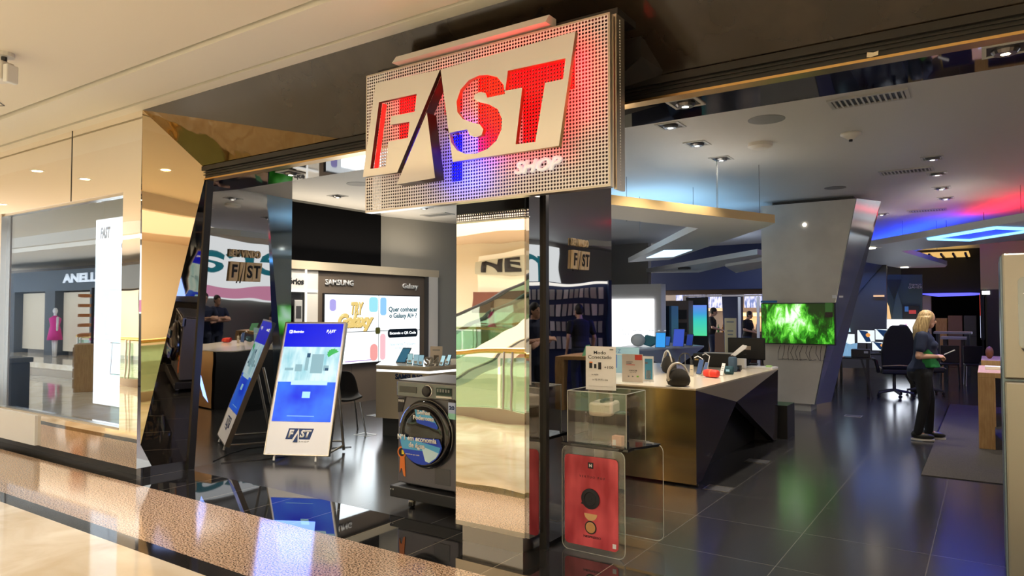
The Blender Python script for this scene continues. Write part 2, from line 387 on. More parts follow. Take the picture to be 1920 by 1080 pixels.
# store walls
S('wall_left', MB().box(-9.7, -9.4, 5.3, 9.5, 0, ZS), M_GREYW)
S('wall_left', MB().box(-9.4, -9.385, 5.3, 9.49, 2.43, ZS-.04), M_BLACKW)
S('wall_left', MB().prism([(-9.75, 9.5, 0), (-9.2, 11.8, 0), (-7.2, 13.6, 0), (-7.4, 14, 0), (-9.6, 12, 0), (-10, 9.5, 0)], (0, 0, ZS)), M_GREYW)
S('wall_left', MB().prism([(-7.2, 13.6, 0), (-7.4, 14.0, 0), (-8.9, 17.7, 0), (-9.2, 17.7, 0), (-7.5, 13.6, 0)], (0, 0, ZS)), M_GREYW)
S('wall_back', MB().box(-9.2, -7.56, 17.7, 17.9, 0, ZS), M_GREYW)
S('wall_back', MB().box(-14, 7, 27.2, 27.4, 0, ZS), M_DGREY)
S('wall_right', MB().box(4.6, 4.8, 4.14, 27.4, 0, ZS), M_GREYW)
S('wall_front', MB().box(1.9, 5, 3.9, 4.2, 0, Zc), M_GREYW)

# mirror pillar between the two openings
pil = S('wall_pillar', MB().box(-3.14, -2.56, 3.93, 5.18, .12, 2.39), M_MIRP)
S('wall_pillar', MB().box(-3.14, -2.56, 3.94, 5.18, 2.39, ZS), M_BLACKGL)
S('baseboard_pillar', MB().box(-3.11, -2.60, 3.97, 5.15, 0, .12), M_STEEL)
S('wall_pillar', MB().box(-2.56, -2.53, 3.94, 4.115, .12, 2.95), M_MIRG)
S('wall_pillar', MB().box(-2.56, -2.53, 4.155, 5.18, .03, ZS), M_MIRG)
S('trim_10', MB().box(-2.56, -2.505, 4.115, 4.155, 0, 2.96), M_BLACK)

# ------------------------------------------------------------------ mall across the corridor (seen in the mirrors)
S('floor', MB().box(-40, 15, -14, -.8, -4.7, -4.5), M_MARBLE)
S('trim_11', MB().box(-40, 15, -.80, -.62, -.6, .16), mat('beige_kerb', (.55, .45, .32), .4))
gb = thing('balustrade', 'green glass balustrade with brass handrail along the atrium void, seen only in the mirror cladding', 'railing', (-6, -.7, .16))
for k in range(12):
    x = -12+k*1.5; MB().box(x+.02, x+1.46, -.008, .008, 0, .78).build('glass_panel', M_GLASSG, gb)
MB().tube([(-12, 0, .86), (9, 0, .86)], .04).build('handrail', mat('brass_rail', (.85, .58, .20), .15, 1), gb)
for k in range(7):
    x = -11.9+k*2.4
    for dx in (0, .14): MB().cyl((x+dx, .05, -.1), (x+dx, .03, .84), .018).build('post', M_STEEL, gb)
S('wall_mall_end', MB().box(14.6, 15, -14, 4.2, -4.5, 6.5), mat('peach_wall', (.62, .45, .33), .6))
S('wall_front', MB().box(5, 14.6, 3.65, 3.9, 0, Zc), mat('next_shop_front', (.28, .20, .14), .3))
S('trim_15', MB().box(8.5, 14.6, -9, -.9, 3.2, 3.5), mat('peach_ceiling', (.80, .55, .40), .5))
S('trim_16', MB().box(8.5, 14.6, -9, -.9, -.3, 0), mat('peach_floor', (.45, .30, .20), .2))
# escalator across the void
es = thing('escalator', 'escalator with black handrails rising across the atrium, seen only in the pillar mirror', 'escalator', (-9, -5, 0))
def esc(y):
    a = Vector((-4, y, .15)); b = Vector((8, y, 5.65)); d = b-a
    MB().prism([a, b, b+Vector((0, 0, -.9)), a+Vector((0, 0, -.9))], (0, .02, 0)).build('glass_side', M_GLASSG, es)
    MB().tube([a+Vector((0, 0, .05)), b+Vector((0, 0, .05))], .05).build('handrail', M_BLACKP, es)
    MB().prism([a+Vector((0, 0, -.9)), b+Vector((0, 0, -.9)), b+Vector((0, 0, -1.3)), a+Vector((0, 0, -1.3))], (0, .1, 0)).build('side_panel', mat('escalator_cladding', (.62, .58, .48), .5), es)
esc(0); esc(-1.1)
MB().prism([(-4, -1.0, -.75), (8, -1.0, 4.75), (8, -.1, 4.75), (-4, -.1, -.75)], (0, 0, -.2)).build('steps', M_DGREY, es)
# far side
M_FAR = mat('far_cream_wall', (.82, .74, .58), .7)
S('wall_atrium', MB().box(-20, 15, -12.4, -12, -4.5, 6.5), M_FAR)
S('trim_12', MB().box(-20, 15, -12, -9.8, -.35, 0), M_FAR)
S('trim_13', MB().box(-20, 15, -12.0, -9.0, 3.9, 4.6), mat('far_bulkhead', (.70, .55, .42), .7))
S('trim_14', MB().box(-20, 15, -12, -8.8, 6.5, 6.8), M_FAR)
sf = thing('shop_front', 'far shop front with brown awning and dark letters, seen only in the pillar mirror', 'shop', (-12.5, -11.9, 0))
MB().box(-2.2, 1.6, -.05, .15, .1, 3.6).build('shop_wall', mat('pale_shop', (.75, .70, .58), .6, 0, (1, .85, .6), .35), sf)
MB().box(-2.2, 1.6, .15, .45, 1.5, 2.3).build('awning', mat('brown_awning', (.20, .07, .05), .6), sf)
MB().box(-2.2, 1.6, .15, .35, .1, 1.2).build('counter_front', mat('brown_counter', (.28, .14, .08), .6), sf)
MB().box(-2.2, 1.6, .15, .30, 2.9, 3.4).build('sign_band', mat('pale_band', (.55, .55, .45), .6), sf)
o = txt('lettering', 'NE BI', -1.9, 1.0, 2.95, 3.35, .33, M_INK, sf, .01, .04)
sf2 = thing('shop_window', 'brightly lit golden shop window across the atrium, seen only in the pillar mirror', 'shop window', (-9.6, -11.85, 0))
MB().box(-.9, .9, 0, .1, 0, 3.3).build('window_frame', M_BRASS, sf2); MB().box(-.75, .75, .1, .14, .2, 3.1).build('lit_display', mat('warm_display', (.5, .3, .15), .5, 0, (1, .6, .3), .7), sf2)
# slate shop opposite the display window
S('floor', MB().box(-40, -13, -6.8, -2.6, -.25, 0), M_MARBLE)
S('wall_opposite', MB().box(-40, -14.5, -7.0, -6.8, 0, 4.4), mat('opposite_wall', (.30, .26, .22), .7))
S('ceiling', MB().box(-40, -13, -6.8, -2.4, Zc-.1, Zc+.3), M_CEIL)
ss = thing('clothes_shop', 'slate shop front with white lettering and lit windows, seen reflected in the display window', 'shop', (-25, -4.5, 0))
MB().box(-11, 5.5, -1.2, 0, 2.35, 3.1).build('fascia', mat('slate_fascia', (.05, .07, .09), .5), ss)
txt('lettering', 'ANELLO', -2.6, .5, 2.62, 2.95, .02, mat('lit_letters', (.7, .7, .7), .5, 0, (1, 1, 1), 1.0), ss, .02, .05, mirror=False)
for k, x in enumerate((-10, -6.6, -3.2, .2, 3.6)):
    MB().box(x, x+2.6, -.35, -.3, .15, 2.3).build('lit_window', mat('warm_shop_glow', (.6, .5, .35), .6, 0, (1, .82, .6), .55), ss)
    MB().box(x+2.6, x+3.4, -.5, 0, 0, 2.35).build('shop_pier', mat('slate_pier', (.08, .09, .10), .6), ss)
for k, x in enumerate((-27.2, -24.2, -21.0)):
    mq = thing('mannequin', ('leftmost', 'middle', 'rightmost')[k]+' of the three shop mannequins in a magenta dress, reflected in the display window', 'mannequin', (x, -4.1, 0), R(90))
    MB().ell((0, 0, 1.62), .08, .075, .11).cap((0, 0, 1.4), (0, 0, 1.55), .045).cap((0, .19, 1.38), (.03, .24, .95), .04, .03).cap((0, -.19, 1.38), (.03, -.24, .95), .04, .03).cap((0, .08, .7), (0, .07, .05), .06, .04).cap((0, -.08, .7), (0, -.07, .05), .06, .04).build('figure', M_WHITE, mq, smooth=True)
    MB().lathe([(.06, .62), (.24, .6), (.17, 1.0), (.14, 1.1), (.19, 1.35), (.06, 1.45)], n=16).build('dress', mat('magenta_cloth', (.75, .03, .30), .7), mq, smooth=True)
du = thing('drawer_stand', 'timber drawer stand with rack of orange displays, reflected in the display window', 'stand', (-15.3, .2, 0), R(30))
MB().box(-.45, .45, -.3, .3, 0, .95).build('body', M_WOOD, du, bevel=.01)
for k in range(4):
    MB().box(-.41, .41, .3, .32, .08+k*.21, .26+k*.21).build('drawer', M_WOOD, du); MB().box(-.08, .08, .32, .34, .16+k*.21, .18+k*.21).build('handle', M_BLACKP, du)
for k in range(5): MB().box(-.40+k*.02, .40, .05, .25, 1.1+k*.2, 1.16+k*.2).build('display_rack', mat('orange_rack', (.65, .25, .08), .5), du)
MB().box(-.03, .03, 0, .05, .95, 2.1).build('rack_post', M_BLACKP, du)
tb_ = thing('waste_bin', 'black waste bin on the corridor floor, reflected at the left of the display window', 'bin', (-12.25, 2.85, 0))
MB().box(-.25, .25, -.2, .2, 0, .85).build('body', M_BLACKP, tb_, bevel=.02); MB().box(-.28, .28, -.23, .23, .85, .92).build('lid', M_DGREY, tb_, bevel=.01)
# ------------------------------------------------------------------ mall ceiling details
cc = thing('security_camera', 'white housing fixed under the mall ceiling at the far left edge', 'camera', at(8, 100, 'Z', Zc+.02)+Vector((0, 0, 0)), R(20))
MB().cyl((0, 0, -.0), (0, 0, -.03), .07).build('base', M_OFFW, cc, smooth=False)
MB().cyl((0, 0, -.03), (0, 0, -.07), .02).build('stem', M_DGREY, cc)
MB().box(-.10, .04, -.06, .06, -.22, -.07).build('housing', M_OFFW, cc, bevel=.012); MB().box(.045, .09, -.05, .05, -.24, -.10).build('lens_hood', M_WHITE, cc, bevel=.01)
hp = thing('ceiling_hatch', 'flush access hatch outlined by a dark joint in the beige mall ceiling', 'hatch', (-7.9, 2.85, Zc+.018))
hs = MB()
for a, b in (((-1.1, -.55), (.0, 0)), ((.0, 0), (.42, -.35))):
    a = Vector((*a, 0)); b = Vector((*b, 0)); d = (b-a).normalized(); n = Vector((-d.y, d.x, 0))*.006
    hs.prism([a-n, b-n, b+n, a+n], (0, 0, -.003))
hs.build('joint', M_DGREY, hp)
def downlight(loc, label, group, e=E_LAMPC, s=.13, p=25, mall=False, tilt=0):
    t = thing('downlight', label, 'ceiling light', loc, 0, group)
    if mall:
        MB().lathe([(s*.75, -.004), (s*.75, .0), (s*.55, .0), (s*.5, -.004)], n=20).build('trim_ring', M_WHITE, t)
        MB().cyl((0, 0, -.002), (0, 0, -.006), s*.5, n=20).build('lamp', e, t)
    else:
        f = MB()
        for a in (0, 90, 180, 270): f.hexa(*[[Matrix.Rotation(R(a), 3, 'Z') @ Vector(q) for q in pp] for pp in ([(-s, -s, -.008), (s, -s, -.008), (s*.8, -s*.8, -.008), (-s*.8, -s*.8, -.008)], [(-s, -s, 0), (s, -s, 0), (s*.8, -s*.8, 0), (-s*.8, -s*.8, 0)])])
        f.build('frame', M_LGREY, t)
        MB().box(-s*.8, s*.8, -s*.8, s*.8, -.003, 0).build('recess', M_BLACKP, t)
        MB().lathe([(s*.5, -.03), (s*.62, -.015), (s*.62, -.003), (s*.4, -.003)], n=20).build('gimbal_ring', M_STEELD, t)
        MB().ell((0, 0, -.018), s*.45, s*.45, .014).build('lamp', e, t, smooth=True)
    if p:
        light('downlight_beam', 'SPOT', (0, 0, -.05), p, (1, .88, .72), .04, rot=(0, 0, 0), spot=95, blend=.8, parent=t)
    return t
GD = 'downlights in the shop ceiling'
for k, (px, py, e, p, lab) in enumerate((
    (1257, 235, E_LAMP, 200, 'square downlight in the pale shop ceiling nearest the black soffit, left of centre'),
    (1307, 269, E_LAMPC, 170, 'square downlight with dangling wire, second back in the left ceiling row'),
    (1352, 297, E_LAMPC, 170, 'square downlight third back in the left ceiling row, above the hanging panel'),
    (1748, 296, E_LAMPC, 170, 'square downlight beside the second air vent, front of the right ceiling row'),
    (1757, 325, E_LAMPC, 130, 'square downlight right of the second air vent, second in the right ceiling row'),
    (1765, 352, E_LAMPC, 150, 'square downlight third back in the right ceiling row'),
    (1773, 371, E_LAMPC, 150, 'square downlight furthest back in the right ceiling row'),
    (1653, 401, E_LAMPC, 80, 'small downlight in the ceiling just right of the slanted column top'),
    (633, 367, E_LAMPC, 200, 'square downlight in the ceiling over the phone wall, left of the store sign'),
    (795, 389, E_LAMPC, 150, 'square downlight just under the bottom edge of the store sign'))):
    downlight(at(px, py, 'Z', ZS), lab, None, e, .12, p)
downlight(at(1285, 192, 'Z', 2.95), 'bright round lamp in square frame set in the black entrance soffit right of the sign', None, E_LAMP, .10, 110)
downlight(at(1885, 91, 'Z', 2.95), 'largest bright lamp in the black entrance soffit at the right edge', None, E_LAMP, .10, 110)
downlight(at(545, 323, 'Z', 2.95), 'bright lamp in the black entrance soffit above the left mirror wall', None, E_LAMP, .10, 240)
for k, (px, py) in enumerate(((70, 323), (160, 338), (5, 385))):
    vp = at(px, py, 'Z', Zc); downlight((vp.x, 7.3-vp.y, Zc+.02), ('round corridor downlight whose reflection is leftmost above the display window', 'round corridor downlight whose reflection is right above the display window', 'round corridor downlight reflected at the left edge of the cladding')[k], None, E_LAMP, .13, 60, True)
for k, x in enumerate((-1.2, -4.2, -6.2)):
    downlight((x, 1.2, Zc+.02), ('round corridor downlight nearest the fridge end of the mall ceiling', 'round corridor downlight in front of the store sign', 'round corridor downlight left of the store sign')[k], None, E_LAMP, .13, 60, True)


def vent(px, py, label, L=.62, w=.30, rz=0):
    t = thing('air_vent', label, 'vent', at(px, py, 'Z', ZS), rz, None)
    f = MB(); f.box(-L/2, L/2, -w/2, -w/2+.03, -.015, 0); f.box(-L/2, L/2, w/2-.03, w/2, -.015, 0); f.box(-L/2, -L/2+.03, -w/2+.03, w/2-.03, -.015, 0); f.box(L/2-.03, L/2, -w/2+.03, w/2-.03, -.015, 0)
    f.build('frame', M_LGREY, t); MB().box(-L/2+.03, L/2-.03, -w/2+.03, w/2-.03, -.003, 0).build('backing', M_BLACKP, t)
    for k in range(13):
        x = -L/2+.05+k*(L-.1)/12; MB().box(x-.008, x+.008, -w/2+.03, w/2-.03, -.014, -.003).build('slat', M_LGREY, t)
    return t
vent(1628, 185, 'slatted rectangular air vent nearest the entrance in the shop ceiling')
vent(1699, 320, 'slatted rectangular air vent second back in the shop ceiling')
vent(1738, 394, 'slatted air vent furthest back, tinted blue by the coloured light')
vent(820, 402, 'slatted air vent in the ceiling behind the lower edge of the store sign')
def disc(px, py, r, m, label, name, h=.03):
    t = MB().lathe([(r*.6, -h), (r, -h*.6), (r, 0), (.01, 0)], n=28).build(name, m); t.location = at(px, py, 'Z', ZS); tag(t, label, 'ceiling fixture'); return t
disc(1437, 224, .17, M_GREY, 'dark round loudspeaker grille flush in the shop ceiling, nearest the entrance', 'ceiling_speaker', .006)
disc(1425, 269, .13, M_OFFW, 'white round disc fixture standing proud of the shop ceiling', 'ceiling_disc', .06)
disc(1566, 352, .15, M_GREY, 'dark round loudspeaker grille in the ceiling above the slanted column', 'ceiling_speaker', .006)
disc(672, 345, .17, M_GREY, 'dark round loudspeaker grille in the ceiling just left of the store sign', 'ceiling_speaker', .006)
sd = thing('smoke_detector', 'cream smoke detector with dark tip on the shop ceiling', 'smoke detector', at(1595, 250, 'Z', ZS))
MB().lathe([(.025, -.065), (.06, -.04), (.10, -.02), (.10, 0), (.01, 0)]).build('housing', M_OFFW, sd, smooth=True); MB().cyl((0, 0, -.085), (0, 0, -.06), .018).build('tip', M_BLACKP, sd)
# ================================================================== STORE SIGN
M_PERF = mat('perforated_white_metal', (.84, .82, .84), .35, .3)
M_SIGNM = mat('polished_sign_plate', (.95, .95, .96), .10, 1); bump(M_SIGNM, 1.2, .10, .02, 1)
M_DBROWN = mat('dark_brown_return', (.06, .03, .02), .35, .4)
sx0, sx1, sz0, sz1 = -3.605, -1.725, 2.32, 3.27
sg = thing('store_sign', 'large perforated metal sign over the entrance with red and blue lit slanted lettering', 'sign', ((sx0+sx1)/2, 3.5, sz0))
cx = (sx0+sx1)/2
def sp(x, z): return (x-cx, z-sz0)
def spx(x, y, Y=3.40):
    p = at(x, y, 'Y', Y); return (p.x-cx, p.z-sz0)
def perf(x0, x1, z0, z1, y, pitch, r):
    bm = bmesh.new(); nx = int((x1-x0)/pitch); nz = int((z1-z0)/pitch); px = (x1-x0)/nx; pz = (z1-z0)/nz; grid = {}
    def gv(i, j):
        if (i, j) not in grid: grid[(i, j)] = bm.verts.new((x0+i*px/2, y, z0+j*pz/2))
        return grid[(i, j)]
    for i in range(nx):
        for j in range(nz):
            ring = [gv(2*i, 2*j), gv(2*i+1, 2*j), gv(2*i+2, 2*j), gv(2*i+2, 2*j+1), gv(2*i+2, 2*j+2), gv(2*i+1, 2*j+2), gv(2*i, 2*j+2), gv(2*i, 2*j+1)]
            c = Vector((x0+(i+.5)*px, y, z0+(j+.5)*pz))
            inn = [bm.verts.new(c+Vector((math.cos(R(a)), 0, math.sin(R(a))))*r) for a in (225, 270, 315, 0, 45, 90, 135, 180)]
            for k in range(8): bm.faces.new((ring[k], ring[(k+1) % 8], inn[(k+1) % 8], inn[k]))
    mb = MB(); mb.bm.free(); mb.bm = bm; return mb
hw = (sx1-sx0)/2; H = sz1-sz0
pp = perf(-hw, hw, 0, H, 0, .0208, .0077).build('perforated_panel', M_PERF, sg)
so = pp.modifiers.new('sheet', 'SOLIDIFY'); so.thickness = .002; so.offset = 1
perf(-hw+.02, hw-.02, .02, H-.02, .13, .0208, .0062).build('rear_perforated_panel', mat('rear_perf', (.08, .07, .07), .4, .3), sg)
def glow_patch(name, x0, x1, z0, z1, col):  # coloured, faintly emissive patches painting the LED glow behind the letters
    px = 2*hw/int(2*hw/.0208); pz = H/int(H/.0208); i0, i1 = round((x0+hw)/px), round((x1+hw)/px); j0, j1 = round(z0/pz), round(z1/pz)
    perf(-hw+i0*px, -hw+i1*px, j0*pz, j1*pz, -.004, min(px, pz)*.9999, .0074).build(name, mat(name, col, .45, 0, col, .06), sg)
glow_patch('red_glow_patch', .30, .735, .56, .80, (.80, .003, .008)); glow_patch('red_glow_patch', .38, .60, .26, .56, (.80, .003, .008))
glow_patch('orange_red_glow_patch', .04, .30, .28, .80, (.85, .012, .004)); glow_patch('red_glow_patch', -.62, -.44, .28, .78, (.80, .003, .008)); glow_patch('red_glow_patch', -.22, -.08, .56, .84, (.80, .003, .008))
glow_patch('blue_glow_patch', -.16, -.075, .13, .42, (.003, .008, .80))
f = MB(); f.box(-hw, hw, 0, .06, -.012, 0); f.box(-hw, hw, 0, .06, H, H+.012); f.box(-hw-.01, -hw, 0, .06, -.012, H+.012)
f.build('panel_rim', M_STEEL, sg)
f = MB(); f.box(hw, hw+.012, .0, .045, -.012, H+.012); f.box(hw+.005, hw+.025, .055, .16, -.02, H+.02); f.build('side_rim', M_STEEL, sg)
pr = MB()
for k in range(58): z = .01+k*H/58; pr.cyl((hw+.024, .10, z), (hw+.027, .10, z), .005, n=6)
pr.build('side_stud_row', M_WHITE, sg)
MB().box(-hw+.1, hw-.05, .17, .19, .03, H).build('back_tray', M_BLACK, sg)
# front plates with cut-out letters (outlines measured on the plate's plane)
def za(x, y): return spx(680+x/3.373, 40+y/3.373)      # detail frame 1
def zb(x, y): return spx(660+x/2.571, y/2.571)         # detail frame 2
left = [za(98, 398), za(505, 312), za(235, 960), za(18, 990)]
Fh = [za(120, 517), za(358, 465), za(345, 577), za(196, 606), za(190, 660), za(312, 641), za(303, 740), za(180, 766), za(162, 925), za(65, 937)]
PY0, PY1 = -.125, -.095
plate('plate', left, [Fh], PY0, PY1, M_SIGNM, sg, M_DBROWN)
right = [za(509, 312), zb(1088, 158), zb(1008, 707), zb(497, 785)]
Sh = [zb(*q) for q in ((750, 458), (742, 415), (712, 378), (668, 367), (625, 369), (575, 392), (535, 438), (516, 495), (520, 545), (545, 578), (590, 594), (628, 604), (645, 628), (636, 655), (608, 667), (580, 657), (566, 628), (520, 637), (481, 645), (490, 690), (518, 728), (560, 745), (612, 743), (665, 722), (708, 682), (732, 628), (735, 580), (715, 532), (672, 508), (625, 497), (600, 482), (603, 460), (630, 448), (655, 453), (664, 476), (705, 467))]
Th = [zb(763, 347), zb(1040, 287), zb(1028, 387), zb(942, 405), zb(895, 688), zb(800, 700), zb(832, 428), zb(750, 443)]
plate('plate', right, [Sh, Th], PY0, PY1, M_SIGNM, sg, mat('gold_perf_return', (.35, .26, .13), .3, .8))
tri = [za(465, 597), za(517, 1005), za(275, 1045)]
plate('letter_triangle', tri, [], -.19, -.10, M_SIGNM, sg, M_DBROWN)
# slot return (inside face of the A) and letter returns
def strip(pts, y0, y1, m, name):
    mb = MB()
    for a, b in zip(pts[:-1], pts[1:]): mb.hexa([(a[0], y0, a[1]), (b[0], y0, b[1]), (b[0], y1, b[1]), (a[0], y1, a[1])], [(a[0]+.004, y0, a[1]), (b[0]+.004, y0, b[1]), (b[0]+.004, y1, b[1]), (a[0]+.004, y1, a[1])])
    return mb.build(name, m, sg)
def mixp(a, b, t): return (a[0]*(1-t)+b[0]*t, a[1]*(1-t)+b[1]*t)
a0, a1 = za(505, 312), za(235, 960)
strip([a0, a1], -.094, -.02, M_DBROWN, 'slot_return')
strip([mixp(a0, a1, .55), mixp(a0, a1, .90)], -.094, -.03, emis('blue_return_glow', (.01, .02, .6), 1.0), 'blue_glow_return')  # blue glow put on the slot's return face as emission
strip([za(121, 518), za(66, 936)], -.094, -.055, emis('red_edge_glow', (1, .015, .01), 1.6), 'red_glow_return')  # inner side face of the F, its red glow put in as emission
MB().tube([(za(520, 680)[0], -.1, za(520, 680)[1]), (za(560, 700)[0], -.02, za(560, 700)[1])], .008).build('cable', M_DBROWN, sg)
# LED modules between plates and panel
for k_, (x, z, w_, h_, col, pw) in enumerate((
    (.50, .755, .46, .12, (1, .01, .015), 2.2), (.46, .50, .12, .34, (1, .02, .02), .7), (.76, .60, .05, .42, (1, .0, .01), 2.2),
    (.13, .60, .10, .40, (1, .06, .01), 2.2), (.22, .76, .18, .08, (1, .01, .015), 1.0), (.20, .36, .16, .16, (1, .02, .02), .8), (-.03, .60, .03, .2, (1, .12, .02), .3),
    (-.58, .70, .20, .10, (1, .01, .02), .7), (-.62, .58, .09, .22, (1, .02, .02), .6), (-.23, .76, .07, .16, (1, .01, .02), .5), (.45, .20, .5, .05, (1, .03, .05), .25))):
    light('red_led_light', 'AREA', (x, -.085, z), pw*.55, col, w_, h_, rot=(R(90), 0, 0), parent=sg)
for (x, z, w_, h_, pw) in ((-.04, .28, .14, .30, 1.2), (-.06, .15, .16, .12, .9)):
    light('blue_led_light', 'AREA', (x, -.085, z), pw, (.01, .03, 1), w_, h_, rot=(R(90), 0, 0), parent=sg)
for (x0, x1, z) in ((.32, .70, .83), (.10, .28, .79), (-.66, -.50, .72)):
    MB().box(x0, x1, -.094, -.088, z-.008, z+.008).build('red_led_module', mat('led_housing', (.3, .02, .02), .4), sg)
q0, q1 = spx(967, 330, 3.48), spx(1052, 298, 3.48)
txt('lettering', 'SHOP', q0[0], q1[0]+.01, q0[1]+.005, q1[1]+.02-.0, -.02, mat('letter_white', (.85, .85, .87), .4, 0, (1, 1, 1), .25), sg, .02, .035, .30)
# light bar above the sign
lb = thing('sign_light_bar', 'cream light trough mounted above the store sign', 'light', (-2.72, 3.52, 3.30))
MB().hexa([(-.60, -.07, .0), (.62, -.07, .0), (.62, .05, .0), (-.60, .05, .0)], [(-.60, -.03, .055), (.62, -.03, .055), (.62, .05, .055), (-.60, .05, .055)]).build('housing', M_OFFW, lb)
MB().box(-.85, 1.02, .05, .30, -.01, .03).build('mounting_rail', M_BLACK, lb)
db = thing('sign_gantry', 'black steel box holding the store sign to the fascia', 'bracket', (-1.95, 3.93, 2.86))
MB().hexa([(-.6, 0, .0), (.24, 0, .30), (.30, .34, .10), (-.6, .34, .0)], [(-.6, 0, .42), (.24, -.02, .42), (.42, .34, .16), (-.6, .34, .42)]).build('box_arm', M_BLACK, db)

# ------------------------------------------------------------------ logo plate used on several items (plain strokes)
def fast_logo(parent, x0, x1, z0, z1, y, fg, bgm, small=None):
    """slanted plaque reading FAST with a pointed A"""
    w = x1-x0; h = z1-z0; s = .13*h
    if bgm: MB().prism([(x0-s*.4, y, z0+.22*h), (x1-s*1.6, y, z0+.22*h), (x1, y, z1), (x0+s*.9, y, z1)], (0, -.001, 0)).build('logo_plaque', bgm, parent)
    txt('logo_lettering', 'F', x0+.06*w, x0+.27*w, z0+.33*h, z1-.10*h, y-.002, fg, parent, .001, .05, .2)
    txt('logo_lettering', 'ST', x0+.50*w, x1-.07*w, z0+.33*h, z1-.10*h, y-.002, fg, parent, .001, .05, .2)
    MB().prism([(x0+.21*w, y-.002, z0+.12*h), (x0+.50*w, y-.002, z0+.12*h), (x0+.44*w, y-.002, z1-.02*h)], (0, -.001, 0)).build('logo_stroke', fg, parent)
    MB().prism([(x0+.27*w, y-.0032, z0), (x0+.455*w, y-.0032, z0), (x0+.42*w, y-.0032, z1-.38*h)], (0, -.0015, 0)).build('logo_point', bgm or emis('deep_blue_screen', (.0, .008, .72), 1.0), parent)
    if small: txt('small_lettering', 'SHOP', x0+.50*w, x1-.12*w, z0+.02*h, z0+.13*h, y-.002, M_LGREY, parent, .001, .02, .1, space=1.5)

def welcome(loc, w, label):
    t = thing('welcome_sign', label, 'sign', loc, R(90))
    wd = mat('pale_wood_letters', (.72, .58, .38), .5)
    txt('lettering', 'BEM VINDO', 0, w, .36*w+.35*w, .36*w+.56*w, -.003, wd, t, .012, .04)
    s = .1*w
    for a, b in ((0, .27), (.31, .46), (.50, .72), (.72, 1.0)):
        MB().prism([(a*w, 0, 0.05*w), (b*w-.01, 0, 0.05*w), (b*w+.04*w, 0, .58*w), (a*w+.05*w, 0, .58*w)], (0, -.02, 0)).build('letter_board', wd, t)
    for ch, a, b in (('F', .06, .25), ('S', .54, .72), ('T', .76, .98)):
        txt('lettering', ch, a*w, b*w, .14*w, .5*w, -.021, M_INK, t, .003, .03, .1)
    MB().prism([(.30*w, -.021, 0), (.34*w, -.021, 0), (.45*w, -.021, .55*w)], (0, -.003, 0)).build('letter_stroke', M_INK, t)
    return t
p = at(427, 530, 'X', -6.815); welcome((-6.808, p.y, p.z), .40, 'BEM VINDO plaque in pale wood letters on the left mirror wall behind the advertising totem')
p = at(1069, 507, 'X', -2.53); welcome((-2.528, p.y, p.z), .26, 'BEM VINDO plaque in pale wood letters on the mirror panel above the acrylic podium')

# ================================================================== DIGITAL TOTEM
kt = thing('digital_totem', 'white leaning digital totem with blue advertising screen standing by the left mirror wall', 'totem', (-6.175, 4.99, 0), R(27))
KT = Matrix.Rotation(R(-20), 4, 'X')       # leaning back
kp = bpy.data.objects.new('display_panel', None)
mbp = MB().box(-.36, .36, 0, .05, 0, 1.50); kp2 = mbp.build('display_panel', mat('totem_white', (.88, .89, .95), .45), kt, bevel=.006); bpy.data.objects.remove(kp)
kp2.location = (0, 0, .075); kp2.rotation_euler = (R(-19.5), 0, 0)
M_TOT = mat('totem_screen_blue', (0, 0, 0), .3)
N, L, b = nodes(M_TOT)
tc = N.new('ShaderNodeTexCoord'); sp_ = N.new('ShaderNodeSeparateXYZ'); cr = N.new('ShaderNodeValToRGB'); nz = N.new('ShaderNodeTexNoise'); mx = N.new('ShaderNodeMath'); mx.operation = 'MULTIPLY_ADD'; ad = N.new('ShaderNodeMath'); ad.operation = 'MULTIPLY'
nz.inputs['Scale'].default_value = 2.2; nz.inputs['Detail'].default_value = 3
L.new(tc.outputs['Object'], sp_.inputs[0]); L.new(tc.outputs['Object'], nz.inputs['Vector'])
cr.color_ramp.interpolation = 'LINEAR'; e = cr.color_ramp.elements
e[0].position = .30; e[0].color = (.0, .012, .75, 1); e[1].position = .80; e[1].color = (.06, .30, 1, 1)
L.new(nz.outputs['Fac'], cr.inputs[0]); L.new(cr.outputs[0], b.inputs['Emission Color']); b.inputs['Emission Strength'].default_value = 1.0
MB().box(-.335, .335, -.004, 0, .36, 1.48).build('screen', M_TOT, kp2)
MB().box(-.335, .335, -.0055, -.004, 1.21, 1.48).build('screen_header', emis('deep_blue_screen', (.0, .008, .72), 1.0), kp2)
M_KIT = mat('totem_picture', (0, 0, 0), .3); N, L, b = nodes(M_KIT)
tc = N.new('ShaderNodeTexCoord'); nz = N.new('ShaderNodeTexNoise'); cr = N.new('ShaderNodeValToRGB'); mp = N.new('ShaderNodeMapping'); mp.inputs['Scale'].default_value = (2, 1, .6)
nz.inputs['Scale'].default_value = 5; nz.inputs['Detail'].default_value = 4; L.new(tc.outputs['Object'], mp.inputs[0]); L.new(mp.outputs[0], nz.inputs['Vector']); L.new(nz.outputs['Fac'], cr.inputs[0])
e = cr.color_ramp.elements; e[0].position = .3; e[0].color = (.22, .58, .68, 1); e[1].position = .62; e[1].color = (.72, .93, .97, 1)
L.new(cr.outputs[0], b.inputs['Emission Color']); b.inputs['Emission Strength'].default_value = .95
MB().box(-.335, .335, -.0055, -.004, .80, 1.205).build('screen_picture', M_KIT, kp2)
sc = MB(); sc.box(-.05, -.01, -.008, -.0055, .93, 1.08); sc.box(.02, .16, -.0075, -.0055, .90, 1.12); sc.box(-.16, -.08, -.0075, -.0055, .92, 1.0); sc.box(.17, .23, -.0075, -.0055, .93, .99); sc.box(-.28, -.18, -.007, -.0055, .93, .96)
sc.build('pictured_appliances', emis('pictured_grey', (.32, .55, .62), .8), kp2)
